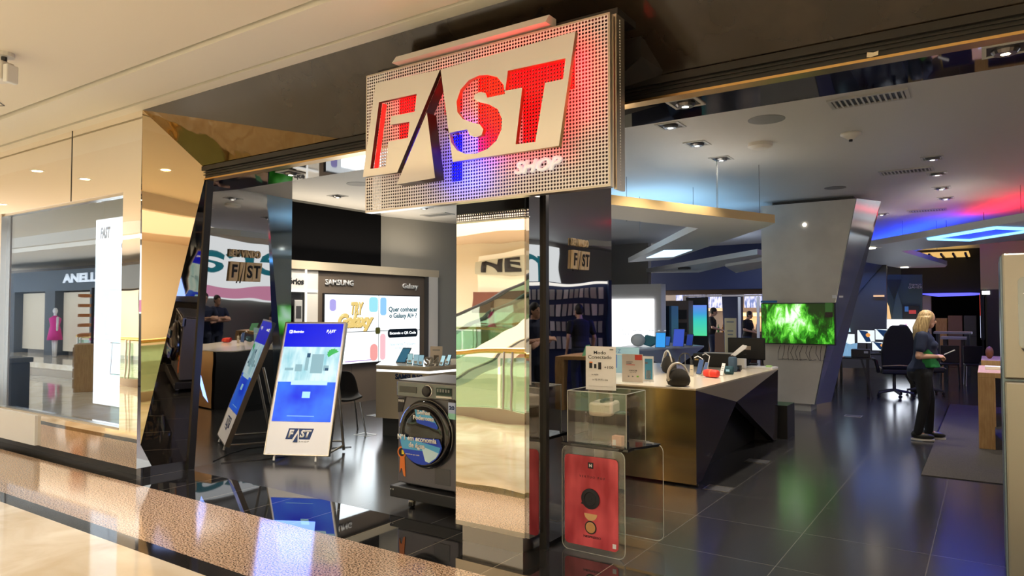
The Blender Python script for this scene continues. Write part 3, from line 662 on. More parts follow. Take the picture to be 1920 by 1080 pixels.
MB().box(-.04, .0, -.009, -.008, 1.08, 1.13).box(.19, .23, -.009, -.0055, .93, .96).build('pictured_dark_panel', emis('pictured_navy', (.02, .12, .25), .6), kp2)
lf = MB()
for k in range(7): a = R(20+k*28); lf.prism([(.26, -.008, 1.12), (.26+.07*math.cos(a), -.008, 1.13+.06*math.sin(a)), (.26+.06*math.cos(a+.5), -.008, 1.12+.06*math.sin(a+.5))], (0, -.001, 0))
lf.build('pictured_plant', emis('pictured_green', (.05, .55, .12), .8), kp2)
MB().box(-.18, .24, -.008, -.0055, .765, .815).build('caption_band', emis('caption_pale', (.62, .90, .97), .9), kp2)
MB().box(-.03, .06, -.008, -.004, .62, .69).build('caption_square', emis('caption_pale'.replace('pale', 'cyan'), (.45, .85, 1), .9), kp2)
MB().box(-.17, .14, -.006, -.004, .415, .423).build('caption_line', emis('caption_line', (.3, .6, 1), .8), kp2)
E_TXT = emis('white_screen_letters', (1, 1, 1), 1.1)
MB().rbox(-.295, -.255, 1.365, 1.405, -.008, -.0055, .008).build('brand_mark', E_TXT, kp2)
MB().box(-.285, -.278, -.009, -.008, 1.372, 1.398).box(-.278, -.265, -.009, -.008, 1.383, 1.388).build('brand_mark_cut', emis('deep_blue_screen', (.0, .008, .72), 1.0), kp2)
txt('lettering', 'Electrolux', -.245, -.12, 1.37, 1.40, -.0056, E_TXT, kp2, .002, .03)
fast_logo(kp2, .14, .27, 1.355, 1.415, -.0056, E_TXT, None)
fast_logo(kp2, -.14, .16, .135, .285, -.0005, M_PAPER, M_NAVYINK, True)
MB().box(-.365, -.355, -.006, .052, 0, 1.5).box(.355, .365, -.006, .052, 0, 1.5).box(-.355, .355, -.006, .052, 1.49, 1.503).box(-.355, .355, -.006, .052, -.004, .006).build('frame', M_STEEL, kp2)
for x in (-.25, .22):
    MB().tube([(x, .06, .09), (x, .01, .05), (x, .0, .012)], .012).build('foot', M_WHITE, kt)
bs = MB(); bs.tube([(-.30, .40, .95), (-.30, .62, .02)], .016); bs.tube([(.30, .40, .95), (.30, .62, .02)], .016); bs.tube([(-.30, .60, .12), (.30, .60, .12)], .012); bs.tube([(.30, .03, .07), (.30, .62, .07)], .012); bs.tube([(-.30, .03, .07), (-.30, .62, .07)], .012)
bs.build('back_stand', M_STEEL, kt)
light('totem_glow', 'AREA', (0, -.3, 1.0), 9, (.2, .35, 1), .6, .9, rot=(R(-75), 0, 0), parent=kt)

# ================================================================== WASHING MACHINE
wm = thing('washing_machine', 'dark grey front-loading washing machine with blue stickered door beside the mirror pillar', 'washing machine', (-3.795, 4.36, .17))
M_WM = mat('graphite_steel', (.15, .145, .165), .38, .5)
MB().box(-.325, .325, .02, .60, .02, .855).build('body', M_WM, wm, bevel=.012)
MB().box(-.325, .325, .0, .06, .735, .865).build('control_panel', mat('control_panel_grey', (.24, .24, .25), .25, .7), wm, bevel=.01)
MB().box(-.325, .325, .02, .60, .865, .875).build('top_panel', M_WM, wm, bevel=.004)
MB().box(-.29, -.10, -.006, 0, .775, .825).build('detergent_drawer', mat('drawer_grey', (.10, .10, .10), .3, .5), wm, bevel=.004)
kn = MB().lathe([(.045, 0), (.045, .02), (.036, .035), (.01, .036)], (.02, 0, .80), 'Y', 28).build('programme_dial', M_BLACKP, wm, smooth=True)
MB().lathe([(.049, 0), (.049, .008), (.045, .01)], (.02, 0, .80), 'Y', 28).build('chrome_ring', M_CHROME, kn)
ds = MB().box(.11, .27, -.005, 0, .775, .835).build('display', M_BLACKGL, wm)
for k in range(5): MB().box(.12+k*.028, .136+k*.028, -.006, -.005, .80, .825).build('indicator', M_GREY, ds)
MB().box(.11, .27, -.006, 0, .755, .768).build('button_row', M_OFFW, wm)
dr = MB().lathe([(.272, 0), (.275, .02), (.262, .045), (.235, .055), (.225, .048)], (.01, 0, .455), 'Y', 48).build('door', M_BLACKGL, wm, smooth=True)
MB().lathe([(.278, -.004), (.278, .012), (.272, .016)], (.01, 0, .455), 'Y', 48).build('door_ring', mat('dark_chrome', (.2, .2, .2), .15, 1), dr)
MB().lathe([(.226, .048), (.18, .06), (.10, .067), (.005, .069)], (.01, 0, .455), 'Y', 40).build('door_glass', M_BLACKGL, dr, smooth=True)
def arcpoly(r, a0, a1, n=16): return [(.01+r*math.cos(R(a0+(a1-a0)*k/n)), .455+r*math.sin(R(a0+(a1-a0)*k/n))) for k in range(n+1)]
Ys = -.072
def stick(name, pts, m, y=Ys): return MB().prism([(x, y, z) for x, z in pts], (0, -.002, 0)).build(name, m, dr)
M_SBLUE = mat('sticker_blue', (.01, .06, .62), .4); M_SCYAN = mat('sticker_cyan', (.10, .45, .80), .4); M_SPALE = mat('sticker_pale', (.60, .82, .92), .4)
stick('lower_sticker', arcpoly(.235, 188, 340)+[(.20, .44), (-.20, .50)][:1]+[], M_SBLUE)
stick('lower_sticker_cyan', [(-.222, .445), (-.10, .415), (.215, .375), (.225, .40), (.20, .33), (-.19, .33)], M_SCYAN, Ys-.002)
stick('lower_sticker_pale', [(.02, .37), (.20, .33), (.17, .29), (.10, .245), (.06, .255)], M_SPALE, Ys-.004)
stick('upper_sticker', [(-.055, .655), (.06, .65), (.14, .60), (.19, .53), (.18, .515), (-.03, .55)], M_SCYAN)
stick('upper_sticker_blue', [(-.045, .59), (.16, .565), (.19, .53), (.18, .515), (-.03, .55)], M_SBLUE, Ys-.002)
txt('lettering', 'Bolhas\nPoderosas', -.07, .15, .575, .655, Ys-.005, M_PAPER, dr, .001, .04)
txt('lettering', 'Nº1 em economia\nde água', -.235, .18, .335, .445, Ys-.007, M_PAPER, dr, .001, .04)
txt('lettering', 'tecnologia que cuida', -.15, .0, .285, .298, Ys-.005, M_PAPER, dr, .001, .02)
MB().box(.235, .305, -.004, 0.02, .64, .725).build('label_20', mat('label_lilac', (.45, .55, .85), .5), wm)
txt('lettering', '20', .243, .298, .668, .70, -.0045, M_NAVYINK, wm, .001, .05)
MB().box(.235, .305, -.005, .018, .595, .64).build('green_label', mat('label_mint', (.35, .75, .60), .5), wm)
MB().box(.24, .30, -.005, .018, .728, .75).build('black_label', M_INK, wm)
MB().prism([(-.322, .018, .72), (-.235, .018, .735), (-.275, .018, .61), (-.322, .018, .60)], (0, -.004, 0)).build('corner_sticker', M_INK, wm)
txt('lettering', 'INVERTER', -.315, -.25, .69, .71, .0135, M_PAPER, wm, .001, .02)
rb = MB().prism([(-.30, .018, .10), (-.285, .018, .14), (-.272, .018, .14), (-.255, .018, .085), (-.235, .018, .075), (-.245, .018, .24), (-.295, .018, .24)], (0, -.004, 0)).build('energy_ribbon', mat('sticker_orange', (.85, .22, .04), .5), wm)
MB().lathe([(.048, 0), (.048, .005), (.001, .006)], (-.275, .018, .275), 'Y', 24).build('ribbon_disc', mat('sticker_orange'), rb)
MB().lathe([(.034, .005), (.034, .007), (.001, .008)], (-.275, .018, .275), 'Y', 24).build('ribbon_centre', M_INK, rb)
MB().box(-.272, -.245, .008, .012, .26, .295).build('ribbon_yellow', mat('sticker_yellow', (.9, .7, .05), .5), rb)
MB().box(.08, .24, .016, .02, .06, .19).build('filter_flap', mat('flap_grey', (.11, .11, .12), .35, .5), wm, bevel=.003)
for x in (-.26, .26): MB().cyl((x, .08, 0), (x, .08, .03), .022).build('foot', M_BLACKP, wm)
for x in (-.26, .26): MB().cyl((x, .52, 0), (x, .52, .03), .022).build('foot', M_BLACKP, wm)
dl = thing('wheeled_dolly', 'low black dolly on swivel castors carrying the washing machine', 'dolly', (-3.77, 4.33, 0))
MB().box(-.395, .395, 0, .68, .075, .17).build('platform', M_BLACKP, dl, bevel=.008)
MB().box(-.385, -.375, -.003, 0, .135, .145).box(-.36, -.35, -.003, 0, .135, .145).build('screw_heads', M_LGREY, dl)
for x, y in ((-.20, .06), (.30, .06), (-.30, .58), (.30, .58)):
    c = MB().cyl((x, y, .05), (x, y, .075), .03).box(x-.022, x-.018, y-.02, y+.02, .02, .06).box(x+.018, x+.022, y-.02, y+.02, .02, .06).build('castor_fork', M_STEEL, dl)
    MB().cyl((x-.014, y, .028), (x+.014, y, .028), .028, n=20).build('wheel', M_RUBBER, c)

# ================================================================== ACRYLIC PODIUM
pd = thing('acrylic_podium', 'clear acrylic display stand with red coffee poster beside the mirror pillar', 'display stand', (-2.45, 4.23, 0))
MB().rbox(0, .47, .0, .70, 0, .008, .05).build('front_panel', M_ACRYL, pd)
MB().rbox(.05, .58, .04, .70, .38, .388, .05).build('rear_panel', M_ACRYL, pd)
def rim(x0, x1, z0, z1, y, r=.05):
    pts = []
    for cx_, cz_, a0_ in ((x1-r, z1-r, 0), (x0+r, z1-r, 90), (x0+r, z0+r, 180), (x1-r, z0+r, 270)):
        for k in range(5): a = R(a0_+90*k/4); pts.append((cx_+r*math.cos(a), y, cz_+r*math.sin(a)))
    MB().tube(pts, .0028, 6, True).build('panel_edge', mat('acrylic_rim', (.55, .55, .5), .3), pd)
rim(0, .47, 0, .70, .004); rim(.05, .58, .04, .70, .384)
M_RED = mat('poster_red', (.5, .02, .03), .35); noise_col(M_RED, 3.5, (.40, .02, .035), (.78, .11, .13), 2, .35, .65, stretch=(2.2, 1, .8))
po = MB().rbox(.025, .425, .045, .645, -.004, -.001, .03).build('red_poster', M_RED, pd)
MB().box(.205, .245, -.006, -.004, .565, .605).build('brand_square', M_INK, po)
txt('lettering', 'N', .215, .235, .575, .595, -.006, M_PAPER, po, .001, .04)
txt('lettering', 'VERTUO POP', .14, .33, .50, .515, -.0045, M_INK, po, .001, 0, space=1.6)
txt('lettering', 'NESPRESSO', .17, .30, .105, .12, -.0045, M_INK, po, .001, .02)
MB().lathe([(.048, 0), (.068, .004), (.068, .008), (.045, .010), (.040, .004)], (.225, -.005, .365), 'Y', 36).build('pictured_cup_ring', M_INK, po)
MB().lathe([(.012, 0), (.012, .006), (.001, .007)], (.225, -.005, .365), 'Y', 20).build('pictured_cup_centre', M_INK, po)
MB().prism([(.15, -.005, .325), (.165, -.005, .34), (.19, -.005, .335), (.18, -.005, .32)], (0, -.004, 0)).build('pictured_spout', M_INK, po)
cz = MB(); cz.prism([(.225+.048*math.cos(R(a)), -.005, .265+.045*math.sin(R(a))) for a in range(180, 361, 15)], (0, -.003, 0)); cz.build('pictured_capsule', mat('capsule_tan', (.75, .45, .2), .4), po)
MB().lathe([(.040, 0), (.044, .003), (.001, .005)], (.225, -.005, .175), 'Y', 28).build('pictured_saucer', M_INK, po)
MB().lathe([(.036, .005), (.03, .007), (.001, .0075)], (.225, -.005, .175), 'Y', 28).build('pictured_coffee', mat('coffee_tan', (.62, .32, .12), .4), po)
MB().box(.385, .41, -.006, -.004, .065, .095).build('paper_tag', M_PAPER, po)
MB().box(.0, .50, -.01, .36, .70, .722).build('black_shelf', M_BLACKGL, pd, bevel=.004)
bd = MB().hexa([(.45, -.02, .70), (.58, .30, .70), (.60, .30, .7215), (.47, -.02, .7215)], [(.35, .02, .71), (.40, .36, .71), (.40, .36, .7215), (.35, .02, .7215)]).build('black_drip_tray', M_BLACKGL, pd)
cb = thing('acrylic_cover', 'clear acrylic box covering the coffee machine on the podium', 'display cover', (-2.415, 4.25, .7225))
ax, ay, az = .44, .31, .35
MB().box(0, ax, 0, .004, 0, az).build('front_sheet', M_ACRYL, cb); MB().box(0, ax, ay-.004, ay, 0, az).build('back_sheet', M_ACRYL, cb)
MB().box(0, .004, .004, ay-.004, 0, az).build('side_sheet', M_ACRYL, cb); MB().box(ax-.004, ax, .004, ay-.004, 0, az).build('side_sheet', M_ACRYL, cb)
MB().box(0, ax, 0, ay, az, az+.004).build('top_sheet', M_ACRYL, cb)
ed = MB()
for a, b in (((0, 0, 0), (0, 0, az)), ((ax, 0, 0), (ax, 0, az)), ((0, ay, 0), (0, ay, az)), ((ax, ay, 0), (ax, ay, az)), ((0, 0, az), (ax, 0, az)), ((0, ay, az), (ax, ay, az)), ((0, 0, az), (0, ay, az)), ((ax, 0, az), (ax, ay, az))): ed.cyl(a, b, .0028, n=6)
ed.build('sheet_edges', mat('acrylic_rim'), cb)
cm = thing('coffee_machine', 'cream and black capsule coffee machine inside the acrylic cover on the podium', 'coffee machine', (-2.21, 4.40, .7225), R(10))
MB().prism([(-.075, -.04, 0), (.10, -.04, 0), (.16, .08, 0), (-.075, .10, 0)], (0, 0, .205)).build('body', M_BLACKP, cm, bevel=.012)
MB().prism([(-.08, -.10, 0), (-.05, -.125, 0), (.03, -.13, 0), (.08, -.10, 0), (.085, .10, 0), (-.08, .10, 0)], (0, 0, .09)).build('head', mat('cream_plastic', (.78, .70, .58), .35), cm, bevel=.015, loc=(0, .0, .185))
MB().tube([(.01, -.10, .285), (.02, -.04, .292), (.06, .02, .288)], .012).build('lever', M_BLACKP, cm)
MB().cyl((0, -.07, .14), (0, -.07, .19), .02).build('spout', M_BLACKP, cm)
MB().box(-.06, .06, -.12, -.0, 0, .018).build('cup_stand', M_BLACKP, cm, bevel=.004)
gl = MB().lathe([(.04, 0), (.045, .19), (.043, .19), (.038, .004)], n=24).build('water_glass', M_ACRYL, None, smooth=True); gl.location = (-2.345, 4.40, .7225); tag(gl, 'clear cylindrical water tank at the left inside the acrylic cover', 'tank')
cp = tag(bx('capsule_box', mat('rose_card', (.72, .40, .28), .5), 0, .07, 0, .05, 0, .065, None, .002), 'small rose-coloured capsule box in front of the coffee machine inside the cover', 'box'); cp.location = (-2.10, 4.29, .722)
cp_ = MB().box(.005, .03, -.001, 0, .005, .04).build('printed_mark', M_PAPER, cp)
def card(name, label, cat, loc, rz, w, h, items, m=M_PAPER, foot=True, tilt=0):
    t = thing(name, label, cat, loc, rz)
    c = MB().box(-w/2, w/2, -.0015, .0015, .004, h).build('card', m, t)
    if foot: MB().box(-w/2, w/2, -.03, .03, 0, .004).build('foot', M_ACRYL, t)
    if tilt: c.rotation_euler = (R(-tilt), 0, 0)
    for nm, body, x0, x1, z0, z1, mm in items:
        if body is None: MB().box(x0*w, x1*w, -.003, -.0015, z0*h, z1*h).build(nm, mm, c)
        else: txt(nm, body, x0*w, x1*w, z0*h, z1*h, -.0016, mm, c, .0006, .01)
    return t
sh = card('price_card', 'A4 price card reading Conectado in clear holder on top of the acrylic cover', 'sign', (-2.20, 4.33, 1.077), R(8), .215, .30, [
    ('lettering', 'Modo\nConectado', -.42, .36, .72, .90, M_INK), ('picture', None, -.38, -.28, .50, .62, M_INK), ('picture', None, -.22, -.14, .50, .60, M_INK), ('picture', None, -.08, .02, .48, .64, M_INK),
    ('picture', None, -.38, -.27, .62, .65, mat('sticker_orange')), ('lettering', '+100', .12, .42, .50, .56, M_INK), ('lettering', '6x R$50', -.30, -.08, .34, .37, M_INK), ('lettering', 'ou R$ 299,90 à vista', -.28, .24, .22, .27, M_GREY), ('lettering', '·········································', -.4, .4, .09, .10, M_GREY), ('picture', None, .30, .42, .92, .95, M_GREY)])
light('podium_glow', 'POINT', (-2.2, 4.6, 2.6), 3, (1, .85, .7), .1)

# ------------------------------------------------------------------ loose black cable on the floor under the mirror wall
cb_ = MB().tube([(-6.78, 4.5, .006), (-6.6, 4.8, .006), (-6.5, 5.1, .006), (-6.6, 5.5, .006), (-6.3, 5.9, .006)], .005, 6).build('power_cable', M_BLACKP); tag(cb_, 'thin black cable lying on the floor by the totem', 'cable')
# ================================================================== SHOP INTERIOR
# shop lighting: coloured cove lamps on the hanging panels, plus added ceiling fills
M_WING = mat('hanging_panel_paint', (.70, .72, .74), .5)
def wing(name, label, pts_px, z, th, edge_mat=M_WING):
    pts = [at(x, y, 'Z', z) for x, y in pts_px]; c = sum(pts, Vector())/len(pts)
    t = thing(name, label, 'ceiling panel', c)
    MB().prism([p-c for p in pts], (0, 0, th)).build('panel_body', M_WING, t)
    return t, c, pts
w1, c1, q1 = wing('hanging_ceiling_panel', 'large white boomerang shaped panel with gold front edge hanging above the demo counter', [(1060, 374), (1453, 418), (1437, 426), (1255, 487), (1178, 492), (1310, 428), (1060, 400)], 2.7, .10)
a, b = q1[0]-c1, q1[1]-c1
MB().hexa([a, b, b+Vector((0, -.012, 0)), a+Vector((0, -.012, 0))], [p+Vector((0, 0, .10)) for p in (a, b, b+Vector((0, -.012, 0)), a+Vector((0, -.012, 0)))]).build('gold_edge', mat('gold_edge_paint', (.62, .44, .20), .5), w1)
lp = [at(x, y, 'Z', 2.69)-c1 for x, y in ((1215, 483), (1298, 470), (1245, 468), (1285, 484))]
g = [at(x, y, 'Z', 2.69)-c1 for x, y in ((1212, 484), (1245, 470), (1298, 469), (1262, 482))]
MB().prism(g, (0, 0, .008)).build('light_panel', emis('pale_blue_panel', (.55, .78, 1), 1.5), w1)
w2, c2, q2 = wing('hanging_ceiling_panel', 'smaller white wedge panel hanging behind the boomerang panel', [(1203, 512), (1420, 477), (1436, 480), (1310, 511)], 2.66, .10)
MB().cyl(at(1283, 502, 'Z', 2.65)-c2, at(1283, 502, 'Z', 2.65)-c2+Vector((0, 0, -.04)), .15).build('spot_fixture', M_DGREY, w2)
w3, c3, q3 = wing('hanging_ceiling_panel', 'grey blue sloping slab hanging beyond the wedge panel by the column', [(1380, 512), (1440, 500), (1440, 488), (1360, 500)], 2.6, .08)
wr, cr_, qr = wing('hanging_ceiling_panel', 'wide white panel with blue light frame hanging on the right of the column', [(1590, 470), (1618, 464), (1920, 414), (1960, 408), (1960, 441), (1878, 454), (1689, 471), (1776, 497), (1772, 501), (1689, 503), (1600, 488)], 2.75, .10)
ring = [at(x, y, 'Z', 2.742)-cr_ for x, y in ((1741, 447), (1866, 426), (1945, 429), (1818, 449))]
MB().prism(ring, (0, 0, .006)).build('blue_light_field', E_BLUE3, wr)
mb = MB()
for k in range(4): mb.cyl(ring[k], ring[(k+1) % 4], .03, n=6)
mb.build('light_frame', E_BLUE2, wr)
MB().cyl(at(1631, 465, 'Z', 2.745)-cr_, at(1631, 465, 'Z', 2.745)-cr_+Vector((0, 0, -.012)), .09).build('spot_lamp', E_LAMP, wr)
MB().cyl(at(1696, 501, 'Z', 2.745)-cr_, at(1696, 501, 'Z', 2.745)-cr_+Vector((0, 0, -.012)), .09).build('spot_lamp', E_LAMP, wr)
for (t, c, px, lab) in ((w1, c1, ((1344, 392), (1346, 392), (1200, 440), (1424, 400), (1175, 415), (1300, 428)), 'a'), (wr, cr_, ((1693, 470), (1915, 425), (1757, 470)), 'b')):
    for x, y in px:
        p = at(x, y, 'Z', 2.84)-c; MB().cyl(p, p+Vector((0, 0, ZS-2.84)), .003, n=5).build('suspension_wire', M_DGREY, t)
ly = thing('lit_ceiling_louvre', 'amber lit louvred ceiling recess seen past the edge of the right hanging panel', 'ceiling light', at(1740, 480, 'Z', 3.2))
MB().box(-.5, 1.0, -1.0, 2.4, 0, .03).build('glow', emis('amber_glow', (1, .60, .18), .75), ly)
for k in range(6): MB().box(-.5+k*.28, -.45+k*.28, -1.0, 2.4, -.05, 0).build('louvre_blade', M_BLACKP, ly)
# colour washes thrown up on the ceiling from lamps lying on the right panel
def cove(name, px0, px1, col, pw, label, z=2.98, e=2.0):
    a = at(*px0, 'Z', ZS); b = at(*px1, 'Z', ZS); a.z = b.z = z; d = b-a; L_ = d.length; an = math.atan2(d.y, d.x)
    t = thing(name, label, 'light strip', (a+b)/2, an)
    MB().box(-L_/2, L_/2, -.04, .04, 0, .03).build('strip_housing', M_WHITE, t)
    MB().box(-L_/2+.02, L_/2-.02, -.03, .03, .03, .036).build('strip_lamp', emis(name+'_emitter_%.1f' % col[0], col, e), t)
    for s_ in (-.4, .4): MB().cyl((L_*s_, 0, .03), (L_*s_, 0, ZS-z), .005, n=5).build('suspension_wire', M_DGREY, t)
    light('cove_wash', 'AREA', (0, 0, .05), pw, col, L_, .12, rot=UP, parent=t)
cove('cove_light', (1615, 462), (1800, 405), (.01, .05, 1), 75, 'blue light strip hung above the right hanging panel, washing the ceiling blue')
cove('cove_light', (1830, 402), (2010, 352), (1, .015, .05), 24, 'red light strip hung above the right hanging panel, washing the ceiling red')
light('wing_uplight', 'AREA', (q1[4]+q1[2])/2+Vector((0, 0, .16)), 11, (.28, .62, 1), 2.5, .9, rot=(R(180), 0, R(30)))
light('wing_uplight', 'AREA', (-4.6, 10.5, 2.85), 22, (.35, .68, 1), 1.8, 1.8, rot=UP)

# ------------------------------------------------------------------ slanted column with television
col = MB().hexa([(-3.12, 12.1, .12), (-2.34, 12.1, .12), (-1.69, 12.1, 3.38), (-3.14, 12.1, 3.38)], [(-3.12, 12.65, .12), (-2.20, 12.65, .12), (-1.42, 12.65, 3.38), (-3.14, 12.65, 3.38)])
colt = thing('slanted_column', 'tall slanted grey clad column carrying the television', 'column', (0, 0, 0))
col.build('cladding', M_COLUMN, colt)
MB().hexa([(-2.338, 12.1, .12), (-1.688, 12.1, 3.38), (-1.42, 12.65, 3.38), (-2.20, 12.65, .12)], [(-2.325, 12.1, .12), (-1.675, 12.1, 3.38), (-1.40, 12.65, 3.38), (-2.18, 12.65, .12)]).build('mirror_side', mat('column_mirror_side', (.42, .44, .46), .15, .8), colt)
MB().box(-3.08, -2.40, 12.15, 12.6, 0, .12).build('plinth', M_LGREY, colt); MB().box(-3.0, -1.75, 12.3, 12.7, 3.38, ZS).build('ceiling_neck', M_DGREY, colt)
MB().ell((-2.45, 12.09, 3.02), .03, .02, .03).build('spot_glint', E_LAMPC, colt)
tv = thing('television', 'large television showing a bright green forest, mounted on the slanted column', 'television', (-3.13, 12.05, 1.10))
MB().box(0, 1.13, -.05, .045, -.02, .65).build('casing', M_BLACKP, tv, bevel=.006)
M_TV = mat('forest_picture', (0, 0, 0), .3); N, L, b = nodes(M_TV)
tc = N.new('ShaderNodeTexCoord'); mp = N.new('ShaderNodeMapping'); n1 = N.new('ShaderNodeTexNoise'); cr = N.new('ShaderNodeValToRGB'); n2 = N.new('ShaderNodeTexNoise'); g1 = N.new('ShaderNodeTexGradient'); g1.gradient_type = 'SPHERICAL'; mp2 = N.new('ShaderNodeMapping'); ma = N.new('ShaderNodeMath'); ma.operation = 'MULTIPLY_ADD'
mp.inputs['Rotation'].default_value = (0, R(30), 0); mp.inputs['Scale'].default_value = (1, 1, .45)
n1.inputs['Scale'].default_value = 9; n1.inputs['Detail'].default_value = 8; n1.inputs['Roughness'].default_value = .7; n1.inputs['Distortion'].default_value = .6
L.new(tc.outputs['Object'], mp.inputs[0]); L.new(mp.outputs[0], n1.inputs['Vector'])
mp2.inputs['Location'].default_value = (-1.15, 0, -.95); mp2.inputs['Scale'].default_value = (2.2, 1, 2.3); L.new(tc.outputs['Object'], mp2.inputs[0]); L.new(mp2.outputs[0], g1.inputs[0])
ma.inputs[1].default_value = .30; L.new(g1.outputs['Fac'], ma.inputs[0]); L.new(n1.outputs['Fac'], ma.inputs[2]); L.new(ma.outputs[0], cr.inputs[0])
g2 = N.new('ShaderNodeTexGradient'); g2.gradient_type = 'SPHERICAL'; mp3 = N.new('ShaderNodeMapping'); mp3.inputs['Location'].default_value = (-2.35, 0, -1.9); mp3.inputs['Scale'].default_value = (2.6, 1, 3.4)
m2 = N.new('ShaderNodeMath'); m2.operation = 'MULTIPLY_ADD'; m2.inputs[1].default_value = -.30
L.new(tc.outputs['Object'], mp3.inputs[0]); L.new(mp3.outputs[0], g2.inputs[0]); L.new(g2.outputs['Fac'], m2.inputs[0]); L.new(ma.outputs[0], m2.inputs[2]); L.new(m2.outputs[0], cr.inputs[0])
e = cr.color_ramp.elements; e[0].position = .38; e[0].color = (.0, .02, .0, 1); e[1].position = .80; e[1].color = (.90, 1, .85, 1)
for ps, cl in ((.48, (.004, .07, .0, 1)), (.56, (.03, .30, .01, 1)), (.66, (.18, .75, .06, 1))): x = e.new(ps); x.color = cl
L.new(cr.outputs[0], b.inputs['Emission Color']); b.inputs['Emission Strength'].default_value = 1.0
MB().box(.012, 1.118, -.053, -.05, -.005, .635).build('screen', M_TV, tv)
MB().box(.99, 1.10, -.06, -.058, .48, .65).build('green_label', mat('label_green', (.10, .35, .08), .5), tv)
MB().box(.99, 1.10, -.062, -.056, .42, .50).build('energy_label', mat('label_dark', (.06, .03, .03), .5), tv)
MB().box(0, .26, -.055, -.05, .655, .69).build('blue_label', mat('label_blue', (.02, .16, .45), .5), tv)
cbx = thing('tv_cabling', 'scribbled bunch of wires hanging below the television on the column', 'cable', (-2.55, 12.085, .82))
mb = MB()
for k in range(11):
    x = -.3+k*.07; mb.tube([(x, 0, .24), (x-.02+random.uniform(-.03, .03), -.012, .12), (x+random.uniform(-.05, .05), -.01, 0), (x+.06, 0, .02)], .004, 5)
mb.build('wires', M_DGREY, cbx)
tg = thing('price_tags', 'small pale price tags above the television on the column', 'label', (-2.05, 12.09, 1.82))
MB().box(0, .06, -.004, 0, 0, .05).box(.10, .16, -.004, 0, .01, .04).build('tags', M_PAPER, tg)

# ------------------------------------------------------------------ faceted demo counter
ct = thing('demo_counter', 'faceted demo counter with cream top, gold mirrored end and dark angular side', 'counter', (-2.25, 6.35, 0))
X0 = -1.62
A_ = Vector((0, 0, .9)); B_ = Vector((0.05, 2.85, .9)); G0 = Vector((-.02, 0, 0.02)); G1 = Vector((0.03, 2.85, .02)); M_ = Vector((-.02, 1.33, .64)); V1 = Vector((-.02, .20, .02)); V2 = Vector((.03, 2.70, .02))
din = Vector((-.08, 0, 0))
MB().prism([(X0, 0, .885), (0.0, 0, .885), (.05, 2.85, .885), (X0, 2.85, .885)], (0, 0, .015)).build('top', M_CREAMTOP, ct)
MB().prism([A_+Vector((0, 0, -.015)), B_+Vector((0, 0, -.015)), M_], din).build('taupe_facet', M_CNTTAUPE, ct)
MB().prism([A_+Vector((0, 0, -.015)), M_, V1, G0], din).build('dark_facet', M_CNTDARK, ct)
MB().prism([B_+Vector((0, 0, -.015)), G1, V2, M_], din).build('dark_facet', M_CNTDARK, ct)
MB().box(X0, -.0, -.006, -.001, .02, .885).build('gold_end', M_CNTGOLD, ct)
MB().box(X0, -.22, .045, 2.8, 0, .88).build('core', M_BLACKP, ct); MB().box(-.24, -.03, 2.76, 2.8, 0, .86).build('end_panel', M_BLACKP, ct)
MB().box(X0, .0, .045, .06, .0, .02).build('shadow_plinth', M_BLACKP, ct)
MB().box(-.10, .12, 3.0, 3.4, 0, .42).build('waste_box', M_BLACKP, ct)
CZ = .9015
def on_c(px, py): p = at(px, py, 'Z', CZ); p.z = CZ; return p
# onyx-style loudspeakers
def speaker(loc, rz, label, tilt=0, s=1.0):
    t = thing('portable_speaker', label, 'speaker', loc, rz)
    prof = [(.055, 0), (.090, .012), (.105, .05), (.100, .09), (.072, .14), (.035, .165), (.01, .168)]
    rings = [[Vector((r*1.1*math.cos(2*math.pi*k/28)*s, r*.72*math.sin(2*math.pi*k/28)*s, h*s)) for k in range(28)] for r, h in prof]
    MB().loft(rings).build('fabric_body', mat('speaker_fabric', (.028, .024, .018), .9), t, smooth=True)
    pts = []
    for k in range(15):
        a = R(182-k*172/14); pts.append((.088*math.cos(a)*s, (-.045+.06*k/14)*s, (.095+.125*math.sin(a))*s))
    pts = [(-.070*s, -.062*s, .055*s)]+pts+[(.08*s, .0, .06*s)]
    hb = MB().tube(pts, [(.016 if k < 7 else .012 if k < 10 else .008)*s for k in range(len(pts))], 8).build('carry_handle', mat('handle_champagne', (.75, .68, .58), .3, .4), t, smooth=True)
    MB().box(.055*s, .075*s, -.058*s, -.054*s, .05*s, .054*s).build('logo_tag', M_CHROME, t)
    return t
speaker(on_c(1272, 724), R(5), 'round black fabric loudspeaker with champagne arched handle, front on the counter corner')
speaker(on_c(1247, 700)+Vector((0, .12, 0)), R(-60), 'black fabric loudspeaker with arched handle standing behind the front one', s=1.15)
hs_ = thing('headphones', 'dark over-ear headphones on a slim stand behind the round loudspeakers', 'headphones', on_c(1285, 697), R(20))
MB().cyl((0, 0, 0), (0, 0, .008), .05, n=20).cyl((0, 0, 0), (0, 0, .22), .005, n=8).build('stand', M_STEEL, hs_)
MB().tube([(-.07*math.cos(R(a)), 0, .13+.09*math.sin(R(a))) for a in range(0, 181, 15)], .009).build('headband', M_DGREY, hs_)
for s_ in (-1, 1): MB().lathe([(.03, -.015), (.036, 0), (.03, .015)], (s_*.07, 0, .11), 'X', 18).build('ear_cup', M_DGREY, hs_)
rs = thing('red_speaker', 'bright red cylindrical portable speaker lying on the counter', 'speaker', on_c(1334, 708), R(-15))
MB().lathe([(.028, -.085), (.036, -.082), (.042, -.06), (.044, 0), (.042, .06), (.036, .082), (.028, .085)], (0, 0, .045), 'X', 28).build('mesh_body', mat('speaker_red', (.80, .045, .025), .55), rs, smooth=True)
MB().lathe([(.036, -.086), (.037, -.080), (.030, -.083)], (0, 0, .045), 'X', 24).build('end_ring', mat('speaker_deep_red', (.45, .01, .01), .4), rs)
